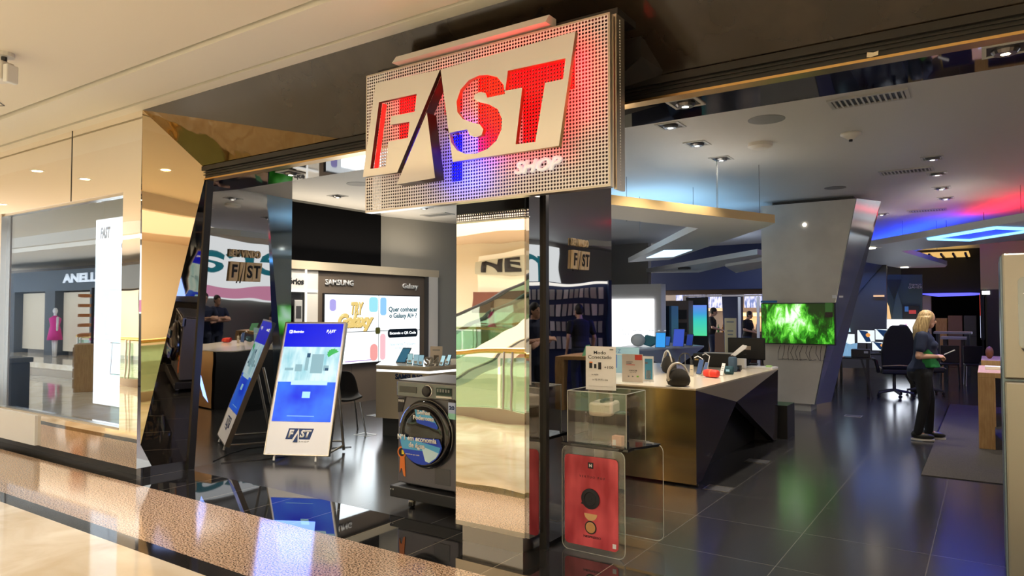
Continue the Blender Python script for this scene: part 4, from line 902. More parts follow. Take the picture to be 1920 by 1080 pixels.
MB().lathe([(.0445, -.008), (.0455, 0), (.0445, .008)], (0, 0, .045), 'X', 24).build('centre_band', mat('speaker_orange', (.85, .15, .05), .5), rs)
def phone_stand(px, py, label, m_back, h=.15, w=.075, lean=25, rz=0, name='display_phone', cable=False, loc=None):
    t = thing(name, label, 'phone', loc or on_c(px, py), rz)
    r_ = Matrix.Rotation(R(-lean), 4, 'X')
    ph = MB().rbox(-w/2, w/2, 0, h, -.004, .004, .008).build('handset', m_back, t, rot=(R(-lean), 0, 0), loc=(0, 0, .015))
    MB().rbox(-w/2+.004, w/2-.004, .004, h-.004, -.0055, -.004, .006).build('screen', emis('phone_screen_dim', (.10, .16, .30), .7), ph)
    MB().tube([(0, .0, .0), (0, .05, .03), (0, .04, .09)], .006).build('stand', M_STEEL, t)
    MB().cyl((0, 0, 0), (0, 0, .008), .028, n=16).build('stand_foot', M_WHITE, t)
    if cable: MB().tube([(0, .05, .10), (-.01, .08, .18), (-.06, .06, .21), (-.09, .04, .19)], .006).build('spring_cable', M_WHITE, t)
    return t
phone_stand(1310, 704, 'dark phone leaning on a white cabled stand between the loudspeakers and red speaker', M_DGREY, .17, .07, 20, R(-20), cable=True)
phone_stand(1322, 697, 'second phone stand with curled white cable behind the red speaker', M_LGREY, .10, .06, 20, R(-30), cable=True)
card('price_card', 'narrow white price card beside the red speaker', 'sign', on_c(1352, 704), R(-30), .05, .14, [('printed_line', None, -.3, .3, .55, .60, M_GREY), ('printed_line', None, -.3, .3, .40, .45, M_GREY), ('printed_line', None, -.3, .3, .70, .74, M_GREY)], tilt=18)
card('price_card', 'small beige price card behind the front loudspeaker', 'sign', on_c(1297, 705), R(-20), .05, .12, [('printed_line', None, -.3, .3, .55, .62, M_GREY)], mat('beige_card', (.70, .62, .48), .6))
card('price_card', 'white price card with red corner and 100GB offer, near left of the counter', 'sign', on_c(1186, 717.5), R(8), .215, .285, [
    ('red_corner', None, .12, .46, .80, .98, mat('sticker_red', (.80, .09, .06), .5)), ('lettering', '64', .18, .38, .83, .93, M_PAPER), ('printed_line', None, -.30, .02, .72, .735, M_INK), ('printed_line', None, -.30, -.04, .67, .685, M_INK), ('red_line', None, -.30, .12, .615, .635, M_REDINK),
    ('lettering', '100GB', -.16, .22, .40, .45, M_INK), ('lettering', 'R$ 99,99', -.12, .18, .34, .37, M_GREY), ('green_dot', None, .20, .30, .20, .25, M_GREENINK), ('grey_dot', None, -.02, .05, .20, .24, M_GREY), ('grey_dot', None, -.22, -.15, .20, .24, M_GREY)], mat('cream_card', (.72, .66, .60), .6))
card('price_card', 'white card with blue landscape photo behind the 100GB card', 'sign', on_c(1212, 716), R(10), .15, .26, [('blue_photo', None, -.1, .42, .10, .90, mat('photo_blue', (.05, .28, .45), .5)), ('orange_patch', None, -.1, .10, .70, .78, mat('photo_orange', (.7, .3, .1), .5)), ('pale_patch', None, -.02, .3, .12, .45, M_LGREY)])
card('price_card', 'pale blue boxed poster standing behind the A4 Conectado card', 'sign', on_c(1172, 700), R(5), .34, .30, [('blue_block', None, -.42, -.28, .20, .72, mat('poster_blue', (.12, .25, .60), .5)), ('lettering', '5 Z', -.36, -.15, .78, .92, mat('poster_blue', (.12, .25, .60), .5)), ('white_block', None, -.5, .5, .70, .73, M_PAPER)], M_BLUELT)
sbx = thing('soundbar_box', 'black box of a large speaker lying across the middle of the counter', 'box', on_c(1350, 688), R(6))
MB().box(-.33, .18, -.06, .14, 0, .17).build('carton', M_BLACKP, sbx, bevel=.01); MB().box(-.31, -.26, -.062, -.06, .08, .10).build('gold_label', mat('gold_label', (.7, .5, .2), .5), sbx)
MB().box(-.2, .2, -.03, .10, .171, .182).build('paper_sheets', M_PAPER, sbx)
bs_ = thing('blue_cylinder_speaker', 'dark blue upright cylinder speaker right of the price card on the counter', 'speaker', on_c(1374, 697))
MB().lathe([(.04, 0), (.05, .01), (.05, .16), (.04, .175), (.005, .176)], n=24).build('body', mat('slate_blue_fabric', (.05, .09, .14), .8), bs_, smooth=True)
bs2 = thing('blue_round_speaker', 'small dark teal round speaker in front of the blue cylinder', 'speaker', on_c(1367, 702))
MB().lathe([(.03, -.05), (.045, -.045), (.048, 0), (.045, .045), (.03, .05)], (0, 0, .048), 'X', 22).build('body', mat('teal_fabric', (.02, .07, .09), .8), bs2, smooth=True)
MB().box(-.02, .02, -.05, -.047, .035, .06).build('logo', M_BLUELT, bs2)
wb = thing('white_stand_bracket', 'white angled stand arm rising behind the blue speaker', 'stand', on_c(1374, 694))
MB().prism([(-.03, 0, .18), (.12, 0, .31), (.17, 0, .30), (.16, 0, .27), (.03, 0, .17)], (0, .02, 0)).build('arm', M_WHITE, wb, bevel=.004); MB().cyl((0, .01, 0), (0, .01, .18), .012).build('post', M_DGREY, wb)
vc = thing('video_camera', 'small black action camera on a purple stand near the monitor', 'camera', on_c(1385, 696))
MB().box(-.03, .03, -.03, .03, .01, .07).build('body', M_BLACKP, vc, bevel=.006); MB().cyl((0, -.03, .04), (0, -.045, .04), .016).build('lens', M_CHROME, vc); MB().cyl((0, 0, 0), (0, 0, .012), .025).build('base', mat('purple_plastic', (.08, .03, .15), .4), vc)
rt = tag(bx('white_box_unit', M_WHITE, -.06, .06, -.04, .05, 0, .12, None, .006), 'white boxed gadget between the camera and the monitor', 'box'); rt.location = on_c(1389, 690)
mn = thing('desktop_monitor', 'black desktop monitor seen from behind at the far end of the counter', 'monitor', on_c(1400, 684), R(4))
MB().box(-.24, .24, -.02, .015, .07, .36).build('back_shell', M_BLACKP, mn, bevel=.01)
MB().prism([(-.12, .0, .0), (.12, 0, 0), (.12, .16, 0), (-.12, .16, 0)], (0, 0, .012)).build('base', M_BLACKP, mn); MB().tube([(.0, .04, .01), (0, .03, .14)], .025).build('neck', M_BLACKP, mn); MB().tube([(.2, .0, .12), (.2, .01, .04), (.21, .03, .0)], .007).build('cable', M_BLACKP, mn)
MB().box(-.05, .06, -.024, -.02, .20, .25).build('paper_label', mat('beige_label', (.6, .5, .4), .6), mn); txt('lettering', 'LG', -.03, .0, .135, .145, -.0205, M_GREY, mn, .001)
tr = thing('white_tray', 'low white tray on the far right corner of the counter', 'tray', on_c(1428, 690), R(-5)); MB().box(-.17, .17, -.10, .10, 0, .02).build('tray', M_PAPER, tr); MB().box(.08, .14, -.08, -.02, .021, .04).build('green_eraser', mat('lime', (.5, .8, .3), .5), tr)

# flat service boxes set in the floor
for k, (px, py, lab) in enumerate(((1348, 916, 'steel framed floor box in front of the counter side'), (1421, 865, 'steel framed floor box further back beside the counter'), (685, 815, 'steel framed floor box by the black chair'), (705, 779, 'steel framed floor box behind the black chair'), (1600, 780, 'floor box behind the slanted column'))):
    p = at(px, py, 'Z', 0); t = thing('floor_box', lab, 'floor box', (p.x, p.y, .0005))
    f = MB(); s = .12
    f.box(-s, s, -s*.8, -s*.7, 0, .003); f.box(-s, s, s*.7, s*.8, 0, .003); f.box(-s, -s*.9, -s*.7, s*.7, 0, .003); f.box(s*.9, s, -s*.7, s*.7, 0, .003); f.build('frame', M_STEEL, t)
    MB().box(-s*.9, s*.9, -s*.7, s*.7, 0, .002).build('lid', M_DGREY, t)

# ------------------------------------------------------------------ second counter and display wall beyond
def on_d(px, py, z=.9015): p = at(px, py, 'Z', z); return p
k2 = thing('far_counter', 'second faceted counter with grey side holding tablets and laptops', 'counter', (0, 0, 0))
a_, b_, c_, d_ = on_d(1140, 652, .9), on_d(1187, 656, .9), on_d(1320, 648, .9), on_d(1240, 641, .9)
for q in (a_, b_, c_, d_): q.z = .9
MB().prism([a_, b_, c_, d_], (0, 0, -.03)).build('top', mat('cool_white_top', (.72, .76, .80), .3), k2)
low = lambda q, z: Vector((q.x, q.y, z))
m_ = (b_+c_)/2; m_ = Vector((m_.x+.12, m_.y-.2, .48))
dv = Vector((-.05, .1, 0))
MB().prism([low(b_, .87), low(c_, .87), m_], dv).build('grey_facet', mat('cool_grey_facet', (.26, .27, .30), .4), k2)
MB().prism([low(b_, .87), m_, low(b_*.6+c_*.4, .02), low(b_, .02)], dv).build('dark_facet', M_DGREY, k2)
MB().prism([low(c_, .87), low(c_, .02), low(c_*.85+b_*.15, .02), m_], dv).build('dark_facet', M_CNTDARK, k2)
MB().prism([low(a_, .87), low(b_, .87), low(b_, .02), low(a_, .02)], (0, .1, 0)).build('front', M_BEIGE, k2)
def laptop(loc, rz, label, w=.33, h=.22, scr=(.05, .12, .35), name='laptop', base=True):
    t = thing(name, label, 'computer', loc, rz)
    if base: MB().box(-w/2, w/2, -w*.6, 0, 0, .014).build('keyboard_base', M_LGREY, t, bevel=.003)
    l = MB().box(-w/2, w/2, 0, .008, 0, h).build('screen_lid', M_DGREY, t, loc=(0, 0, .01), rot=(R(-12), 0, 0))
    MB().box(-w/2+.01, w/2-.01, -.002, 0, .01, h-.01).build('screen', emis('screen_%.2f_%.2f' % scr[:2], scr, 1.0), l)
    return t
laptop(on_d(1238, 653), R(10), 'tablet with bright blue screen standing upright on the far counter', .20, .30, (.03, .30, .75), 'tablet', False)
laptop(on_d(1250, 649.5), R(-35), 'angled laptop with dark blue screen beside the upright tablet on the far counter', .18, .20, (.02, .10, .40))
laptop(on_d(1271, 651), R(-5), 'open laptop with deep blue screen in the middle of the far counter', .24, .36, (.01, .05, .42))
laptop(on_d(1292, 649), R(-15), 'small laptop with navy screen at the right end of the far counter', .16, .24, (.01, .03, .20))
tp = thing('gadget_cluster', 'teal and grey gadgets clustered at the left end of the far counter', 'gadget', on_d(1205, 650))
MB().ell((-.1, 0, .13), .16, .1, .13).build('grey_shell', M_LGREY, tp, smooth=True); MB().prism([(-.02, 0, .05), (.16, 0, .0), (.30, 0, .08), (.26, 0, .20), (.05, 0, .24)], (0, .1, 0)).build('teal_shell', mat('teal_plastic', (.01, .14, .18), .4), tp, bevel=.02)
dw = thing('lit_display_wall', 'white backlit product wall with curved pale header behind the far counter', 'display', (0, 0, 0))
L0 = at(1090, 700, 'Z', .05); pA = Vector((-8.0, 16.8, 0)); 
def yat(x, Y): p = at(x, 600, 'Y', Y); return Vector((p.x, Y, 0))
pB = yat(1240, 16.7); pA = Vector((pB.x-1.9, 16.4, 0)); dd = (pB-pA).normalized()
MB().prism([pA, pB, pB+Vector((0, .3, 0)), pA+Vector((0, .3, 0))], (0, 0, 2.30)).build('wall_unit', M_WHITE, dw)
n_ = Vector((dd.y, -dd.x, 0))*.02
MB().prism([pA+n_+Vector((0, 0, .7)), pB+n_-dd*.18+Vector((0, 0, .7)), pB+n_-dd*.18+Vector((0, 0, 1.92)), pA+n_+Vector((0, 0, 1.92))], n_).build('backlit_panel', E_WHITE, dw)
mb = MB()
for k in range(26):
    s_ = .3+random.random()*1.8; z_ = random.choice((1.02, 1.12)); q = pA+dd*s_+n_*2.1+Vector((0, 0, z_)); mb.prism([q, q+dd*.05, q+dd*.05+Vector((0, 0, .02)), q+Vector((0, 0, .02))], n_*.2)
mb.build('faint_print', mat('faint_print', (.5, .5, .52), .6, 0, (.6, .65, .7), .8), dw)

# background hall -----------------------------------------------------------
def quad_at(name, m, x0, x1, y0, y1, Y, parent=None, th=.06):
    a = at(x0, y1, 'Y', Y); b = at(x1, y1, 'Y', Y); c = at(x1, y0, 'Y', Y); d = at(x0, y0, 'Y', Y)
    z0 = (a.z+b.z)/2; z1 = (c.z+d.z)/2
    return MB().box(a.x, b.x, Y, Y+th, z0, z1).build(name, m, parent)
struct(quad_at('wall_navy', M_NAVY, 1215, 1440, 455, 543, 19.5, None, .3))
struct(quad_at('wall_bulkhead', mat('brown_bulkhead', (.16, .10, .075), .6), 1210, 1440, 538, 552, 19.8, None, .5))
wn2 = thing('window_band', 'row of bright bluish windows with skyline far behind the counter', 'window', at(1340, 600, 'Y', 26.9))
o_ = wn2.location
M_SKY = mat('window_view', (0, 0, 0), .3); N, L, b = nodes(M_SKY); tc = N.new('ShaderNodeTexCoord'); nn = N.new('ShaderNodeTexNoise'); cr = N.new('ShaderNodeValToRGB'); mp = N.new('ShaderNodeMapping'); mp.inputs['Scale'].default_value = (3.2, 1, .9)
nn.inputs['Scale'].default_value = 4; nn.inputs['Detail'].default_value = 5; L.new(tc.outputs['Object'], mp.inputs[0]); L.new(mp.outputs[0], nn.inputs['Vector']); L.new(nn.outputs['Fac'], cr.inputs[0])
e = cr.color_ramp.elements; e[0].position = .40; e[0].color = (.10, .16, .42, 1); e[1].position = .56; e[1].color = (.72, .70, .95, 1); L.new(cr.outputs[0], b.inputs['Emission Color']); b.inputs['Emission Strength'].default_value = 1.1
for x0, x1, y0, y1 in ((1268, 1281, 546, 578), (1282, 1322, 546, 578), (1327, 1356, 546, 578), (1396, 1440, 545, 577)):
    a = at(x0, y1, 'Y', 26.9)-o_; c = at(x1, y0, 'Y', 26.9)-o_
    MB().box(a.x, c.x, -.03, .03, a.z, c.z).build('pane', M_SKY, wn2)
lw = struct(quad_at('wall_back', mat('back_hall_wall', (.22, .17, .14), .7), 1200, 1600, 500, 700, 27.0, None, .1))
cl_ = thing('cove_lamp', 'warm glowing light strip on the back hall wall right of the navy pillar', 'light strip', at(1410, 590, 'Y', 26.8))
MB().box(-.55, .75, 0, .05, -.06, .08).build('glow_strip', emis('warm_cove', (1, .62, .22), 2.2), cl_)
light('cove_glow', 'AREA', (0, -.2, -.1), 22, (1, .62, .3), 1.5, .3, rot=(R(60), 0, 0), parent=cl_)
c5 = thing('cove_lamp', 'warm glowing light strip on the back hall wall left of the navy pillar', 'light strip', at(1342, 580, 'Y', 26.8)); MB().box(-.45, .45, 0, .05, -.06, .05).build('glow_strip', emis('warm_cove2', (1, .66, .35), 1.0), c5)
fr_ = thing('portal_frame', 'pale portal frame with hanging screen in the middle of the shop', 'portal', at(1340, 600, 'Y', 19))
o_ = fr_.location
def fb(name, m, x0, x1, y0, y1, dy=0, th=.06, mode=None):
    a = at(x0, y1, 'Y', 19)-o_; c = at(x1, y0, 'Y', 19)-o_; return MB().box(a.x, c.x, dy, dy+th, a.z, c.z).build(name, m, fr_)
M_PF = mat('portal_paint', (.55, .48, .44), .5)
fb('top_rail', M_PF, 1281, 1428, 552, 557); fb('side_panel', M_PF, 1281, 1288, 557, 650); fb('upright', M_WHITE, 1385, 1388, 557, 708); fb('upright', M_WHITE, 1420, 1423, 557, 708)
fb('screen_surround', mat('surround_blue', (.13, .17, .26), .5), 1287, 1327, 557, 665, 0, .05)
M_GRAD = mat('gradient_screen', (0, 0, 0), .3); N, L, b = nodes(M_GRAD); tc = N.new('ShaderNodeTexCoord'); sp3 = N.new('ShaderNodeSeparateXYZ'); cr = N.new('ShaderNodeValToRGB'); L.new(tc.outputs['Generated'], sp3.inputs[0]); L.new(sp3.outputs['Z'], cr.inputs[0])
e = cr.color_ramp.elements; e[0].position = 0; e[0].color = (.08, .62, .28, 1); e[1].position = 1; e[1].color = (.12, .22, .70, 1); x = e.new(.5); x.color = (.04, .52, .45, 1); x = e.new(.72); x.color = (.05, .30, .62, 1)
L.new(cr.outputs[0], b.inputs['Emission Color']); b.inputs['Emission Strength'].default_value = 1.0
fb('screen', M_GRAD, 1288, 1325, 572, 629, -.02, .02)
nc = thing('navy_pillar', 'leaning navy painted pillar far behind the counter', 'pillar', at(1368, 690, 'Y', 21.5))
o_ = nc.location; P_ = [at(x, y, 'Y', 21.5)-o_ for x, y in ((1360, 682), (1386, 682), (1383, 493), (1350, 493))]
MB().prism(P_, (0, .5, 0)).build('shaft', M_NAVY, nc)
tt = thing('info_totem', 'pale yellow upright information totem behind the desktop monitor', 'sign', at(1370, 693, 'Z', 0))
MB().box(-.16, .16, 0, .08, 0, 1.42).build('body', mat('pale_yellow', (.60, .52, .30), .5), tt, bevel=.01)
for k, (z, w_) in enumerate(((1.30, .10), (1.05, .08), (.95, .07), (.72, .06))): MB().box(-w_, w_, -.004, 0, z, z+.035).build('printed_line', M_GREY, tt)
sg2 = thing('shelf_unit', 'dark shelving with small goods beside the gradient screen', 'shelf', yat(1268, 18.5)); MB().box(-.35, .35, 0, .35, 0, 1.9).build('carcass', mat('shelf_brown', (.12, .09, .08), .6), sg2)
for k in range(3): MB().box(-.30, .30, -.02, 0, .7+k*.35, .95+k*.35).build('niche', M_BLACKP, sg2)
dk = thing('dark_cabinet', 'tall dark blue cabinet with light edge right of the lit display wall', 'cabinet', yat(1248, 17.6)); MB().box(-.22, .10, 0, .5, 0, 1.75).build('body', mat('teal_dark', (.01, .03, .05), .4), dk); MB().box(.10, .16, 0, .5, 0, 1.75).build('blue_edge', mat('edge_blue', (.10, .25, .40), .4), dk)
for k, (px, py) in enumerate(((1340, 650), (1395, 655), (1415, 660))):
    p = yat(px, 21.5+k*.8); t = thing('cafe_shelf', ('low shelf with bottles far behind the leaning pillar, left', 'wooden shelf with jars in the back hall below the warm light', 'dark shelf at the back hall beside the slanted column')[k], 'shelf', p)
    MB().box(-.35, .35, .2, .6, 0, .95).build('cabinet', mat('shelf_wood_dark', (.10, .05, .03), .6), t)
    for j in range(5): MB().lathe([(.035, .95), (.035, 1.1), (.012, 1.14), (.012, 1.2)], (-.28+j*.14, .35, 0), n=10).build('jar', mat(('amber_jar', 'cream_jar', 'green_jar')[j % 3], ((.5, .22, .05), (.6, .5, .4), (.05, .2, .05))[j % 3], .3), t)
# ================================================================== LEFT WALL: phone brand corner (local x runs along +Y)
pw = thing('phone_wall', 'taupe and beige phone display wall with header lettering on the left side', 'display wall', (-9.34, 0, 0), R(90))
# local: x = world Y, facing -Y local -> +X world
MB().box(7.93, 10.62, -.04, 0, 0, 2.30).build('taupe_back', M_TAUPE, pw)
MB().box(5.6, 11.0, -.10, .0, 2.30, 2.44).build('header', M_BEIGE, pw)
mb = MB().box(10.65, 10.97, -.10, 0, 0, 2.30); mb.build('end_panel', M_OFFW, pw)
mb = MB().box(7.66, 7.92, -.06, 0, 0, 2.30); mb.build('side_panel', M_OFFW, pw)
MB().box(5.6, 7.66, -.06, 0, 1.95, 2.30).build('accessory_header', M_OFFW, pw)
MB().box(5.6, 7.66, -.02, 0, 0, 1.95).build('dark_niche', M_BLACKP, pw)
for a, b, z in ((5.6, 7.9, 1.93), (10.65, 10.97, 1.86)): MB().box(a, b, -.075, -.06, z, z+.03).build('light_line', E_LED, pw)
MB().box(7.65, 7.68, -.07, -.06, 0, 2.30).build('light_line', E_LED, pw)
MB().box(10.62, 10.65, -.13, -.0, .0, 2.30).build('light_line', M_DGREY, pw)
txt('lettering', 'Acessórios', 6.98, 7.62, 2.05, 2.155, -.062, M_INK, pw, .006, .03)
txt('lettering', 'SAMSUNG', 8.08, 8.72, 2.06, 2.16, -.041, mat('silver_letters', (.8, .8, .8), .3, .3), pw, .02, .03)
txt('lettering', 'Galaxy', 9.98, 10.42, 2.02, 2.15, -.041, mat('silver_letters'), pw, .02, .03)
MB().box(8.7, 8.705, -.041, -.04, 0, .7).box(9.9, 9.905, -.041, -.04, 0, .7).build('panel_joint', M_BLACKP, pw)
vw = thing('video_wall', 'four-panel bright video wall advertising a phone on the left side', 'screen', (-9.30, 8.05, .70), R(90))
W_, H_ = 2.38, 1.20
MB().box(-.02, W_+.02, -.04, .0, -.02, H_+.02).build('casing', M_BLACKP, vw)
xm = W_*.53
for i, (a, b) in enumerate(((0, xm-.008), (xm+.008, W_))):
    for (c, d) in ((0, H_*.46-.006), (H_*.46+.006, H_)): MB().box(a, b, -.046, -.04, c, d).build('panel', E_WHITE2, vw)
MB().rbox(.10, .24, .92, 1.12, -.049, -.046, .05).build('lilac_splash', emis('lilac', (.45, .40, .85), .9), vw)
YL = emis('yellow_letters', (.90, .66, .22), .85); YD = emis('yellow_letters_dark', (.30, .20, .04), .6)
for dx, m_, y in ((.012, YD, -.047), (0, YL, -.049)):
    txt('lettering', 'TRY', .58+dx, .88+dx, .86-dx, 1.08-dx, y, m_, vw, .002, .06, .25)
    txt('lettering', 'Galaxy', .28+dx, 1.13+dx, .56-dx, .88-dx, y, m_, vw, .002, .07, .3)
MB().rbox(1.02, 1.24, .9, 1.17, -.0475, -.046, .06).build('cyan_splash', emis('pale_cyan', (.35, .80, .92), .9), vw)
MB().rbox(1.05, 1.24, .02, .32, -.0475, -.046, .08).build('coral_splash', emis('coral', (.92, .38, .36), .9), vw)
MB().rbox(1.30, 1.46, .84, 1.17, -.0475, -.046, .05).build('blue_splash', emis('sky_splash', (.30, .62, .95), .9), vw)
MB().rbox(1.30, 1.44, .02, .50, -.0475, -.046, .06).build('pink_splash', emis('pink_splash', (.95, .55, .60), .9), vw)
MB().rbox(1.18, 1.30, .50, .62, -.049, -.046, .03).build('olive_stroke', emis('olive_stroke', (.12, .12, .02), .5), vw)
MB().box(.45, 1.08, -.048, -.046, .03, .045).build('colour_line', emis('colour_line', (.5, .3, .7), .8), vw)
TQ = emis('teal_letters', (.02, .16, .22), .5)
txt('lettering', 'Quer conhecer\no Galaxy AI+ ?', 1.52, 2.32, .76, 1.0, -.0465, TQ, vw, .002, .03)
MB().rbox(1.50, 2.32, .42, .58, -.0485, -.046, .06).build('text_pill', emis('navy_pill', (.0, .012, .03), .3), vw)
txt('lettering', 'Escaneie o QR Code', 1.55, 2.27, .47, .53, -.049, E_WHITE2, vw, .001, .03)
txt('lettering', 'Experimente Try Galaxy\nno seu celular', 1.55, 2.26, .20, .32, -.0465, emis('grey_blue_letters', (.35, .55, .65), .8), vw, .001, .0)
light('video_wall_glow', 'AREA', (1.2, -.3, .6), 26, (.85, .95, 1), 2.2, 1.1, rot=(R(-90), 0, 0), parent=vw)
light('added_ceiling_fill', 'AREA', (-9.1, 8.6, 2.6), 30, (1, .85, .65), .3, 4, rot=(R(180), R(12), 0))  # added fill aimed up at the left ceiling; the header has no lamp
light('left_bay_wash', 'AREA', (-8.0, 8.4, 3.30), 55, (1, .92, .8), 1.2, 3.0)  # added overhead fill for the left bay, without a fixture
pk = thing('hanging_accessory', 'silver phone accessory hanging in the dark niche left of the video wall', 'accessory', (-9.28, 7.50, 1.42), R(90)); MB().box(-.08, .08, -.03, 0, 0, .38).build('pack', M_LGREY, pk, bevel=.01); MB().box(-.05, .05, -.034, -.03, .08, .28).build('window', M_DGREY, pk)
pk = thing('white_accessory', 'white cylindrical gadget at the foot of the niche left of the video wall', 'accessory', (-9.10, 7.30, .95), R(90)); MB().lathe([(.06, 0), (.06, .26), (.04, .30), (.04, .36), (.01, .37)], n=18).build('body', M_WHITE, pk, smooth=True); MB().box(-.3, .25, -.1, .1, -.95, 0).build('pedestal', M_TAUPE, pk)

# brand counter
sc_ = thing('phone_counter', 'beige angular phone counter with white light line standing before the video wall', 'counter', (0, 0, 0))
z_ = .92
pts = [at(705, 684, 'Z', z_), at(805, 688, 'Z', z_), at(905, 680, 'Z', z_), at(905, 672, 'Z', z_), at(720, 674, 'Z', z_)]
for q in pts: q.z = 0
f0, f1, f2, f3, f4 = pts
def V3(q, z): return Vector((q.x, q.y, z))
MB().prism([V3(q, .90) for q in pts], (0, 0, .02)).build('top', M_CREAMTOP, sc_)
def band(name, m, z0, z1, ins=0.0):
    c = sum(pts, Vector())/5; MB().prism([V3(q+(c-q)*ins, z0) for q in pts], (0, 0, z1-z0)).build(name, m, sc_)
band('upper_band', M_BEIGE, .865, .90, .004); band('light_line', E_LED, .835, .865, .01); band('body', M_BEIGE, .24, .835, .004); band('plinth', M_DGREY, 0, .24, .12)
n2 = (f1-f0).normalized(); ang = math.atan2(n2.y, n2.x)
le = thing('counter_lettering', 'dark navy brand lettering on the beige phone counter front', 'lettering', V3(f0, 0)+n2*.0+Vector((n2.y, -n2.x, 0))*.004, ang)
L_ = (f1-f0).length
le2 = txt('letters', 'SAMSUNG', L_*.38, L_*.88, .748, .818, .0, M_NAVYINK, le, .01, .02)
def zphone(px, py, label, rz, scr, w=.09, h=.17, lean=22):
    p = at(px, py, 'Z', .921); t = thing('display_phone', label, 'phone', p, rz)
    MB().rbox(-w/2, w/2, 0, h, -.004, .004, .008).build('handset', M_BLACKP, t, rot=(R(-lean), 0, 0))
    MB().rbox(-w/2+.004, w/2-.004, .005, h-.005, -.0055, -.004, .006).build('screen', emis('phone_scr_%.2f' % scr[2], scr, .9), t, rot=(R(-lean), 0, 0))
    MB().box(-.02, .02, 0, .05, 0, .05).build('stand', M_WHITE, t)
tb2 = at(748, 680, 'Z', .921); tbt = thing('display_tablet', 'dark foldable tablet leaning steeply at the left end of the phone counter', 'tablet', tb2, R(25))
MB().prism([(-.05, 0, 0), (.09, 0, 0), (.17, .02, .20), (.05, .02, .20)], (0, .01, 0)).build('shell', M_BLACKP, tbt); MB().prism([(-.035, -.002, .01), (.085, -.002, .01), (.158, .018, .19), (.05, .018, .19)], (0, -.003, 0)).build('screen', emis('tablet_scr', (.03, .14, .22), .8), tbt); MB().box(-.04, .10, .03, .09, 0, .03).build('stand', M_WHITE, tbt)
for k, (px, py, rz, sc3) in enumerate(((768, 682, 30, (.30, .50, .52)), (779, 684, 25, (.28, .45, .5)), (788, 685, 20, (.25, .42, .48)), (827, 686, -10, (.45, .7, .75)), (838, 684, -15, (.42, .68, .72)))):
    zphone(px, py, ('first pale phone right of the tablet on the phone counter', 'second pale phone right of the tablet on the phone counter', 'third pale phone, just left of the standing grey letters', 'pale blue phone just right of the standing grey letters', 'pale blue phone nearest the mirror pillar on the phone counter')[k], R(rz), sc3, .075, .14)
s24 = thing('model_letters', 'standing taupe letters and digits on the phone counter', 'lettering', at(797, 686, 'Z', .921), R(25)); txt('letters', 'S24', -.01, .18, .0, .115, .02, mat('letter_taupe', (.35, .32, .28), .5), s24, .03, .03)
card('price_card', 'small beige price card above the standing grey letters on the phone counter', 'sign', at(818, 680, 'Z', .921), R(25), .17, .22, [('picture', None, -.2, .2, .15, .45, M_TAUPE), ('printed_line', None, -.3, .3, .75, .80, M_GREY)], mat('beige_card2', (.70, .60, .50), .6))
lt = thing('illuminated_display', 'white slanting light panel at the right end of the phone counter', 'display', at(850, 690, 'Z', .0)); MB().prism([(-.04, 0, .72), (.25, .1, .72), (.25, .1, 1.0), (.02, 0, 1.0)], (0, .02, 0)).build('panel', E_WHITE2, lt); MB().box(.1, .14, .13, .17, 0, .9).build('post', M_STEEL, lt)

# black shell chair behind the totem
ch = thing('shell_chair', 'black shell chair with chrome legs behind the digital totem', 'chair', at(645, 812, 'Z', 0), R(60))
rings = []
prof = [(-.22, .44, .20), (-.10, .42, .23), (.05, .42, .24), (.16, .45, .235), (.22, .54, .225), (.25, .66, .21), (.275, .76, .17), (.285, .80, .10)]
mb = MB(); R2 = []
for y, z, w_ in prof:
    row = []
    for k in range(9):
        u_ = (k-4)/4; row.append(Vector((u_*w_, y-.07*abs(u_)**2*(1 if z > .5 else 0), z+.05*u_*u_*(1 if z < .5 else .2))))
    R2.append(row)
vs = [[mb.bm.verts.new(p) for p in row] for row in R2]
for i in range(len(vs)-1):
    for k in range(8): mb.bm.faces.new((vs[i][k], vs[i][k+1], vs[i+1][k+1], vs[i+1][k]))
so = mb.build('shell', mat('black_fabric', (.008, .008, .009), .8), ch, smooth=True); md = so.modifiers.new('thick', 'SOLIDIFY'); md.thickness = .03; md = so.modifiers.new('sub', 'SUBSURF'); md.levels = md.render_levels = 2
for x, y in ((-.17, -.17), (.17, -.17), (-.17, .13), (.17, .13)): MB().cyl((x, y, .42), (x*1.35, y*1.5, 0), .011, n=10).build('leg', M_CHROME, ch)

# ================================================================== RIGHT SIDE
fg = thing('refrigerator', 'tall beige steel two-door refrigerator cut by the right edge of the picture', 'refrigerator', (.06, 5.12, 0))
M_FR = mat('champagne_steel', (.31, .295, .25), .32, .75)
MB().box(.0, .78, .05, .72, .03, 1.955).build('cabinet', mat('fridge_side', (.20, .26, .30), .3, .5), fg, bevel=.01)
up = MB().box(.01, .78, -.0, .05, 1.215, 1.965).build('freezer_door', M_FR, fg, bevel=.012)
lo = MB().box(.01, .78, -.0, .05, .04, 1.20).build('fresh_door', M_FR, fg, bevel=.012)
gl_ = MB().rbox(.085, .70, 1.40, 1.82, -.006, 0, .03).build('glass_panel', mat('fridge_glass', (.25, .27, .25), .08, .4), up)
MB().box(.11, .70, -.0075, -.006, 1.72, 1.725).build('panel_print', M_LGREY, gl_)
for r_ in range(3):
    for c_ in range(3): MB().rbox(.115+c_*.05, .135+c_*.05, 1.66-r_*.055, 1.68-r_*.055, -.008, -.006, .004).build('touch_icon', emis('icon_blue', (.05, .3, .9), 1.0) if r_ == 0 else M_DGREY, gl_)
MB().prism([(.095, -.0, 1.40), (.135, 0, 1.40), (.215, 0, 1.30), (.215, 0, 1.218), (.18, 0, 1.218), (.18, 0, 1.28)], (0, -.012, 0)).build('handle_recess', M_BLACKP, up)
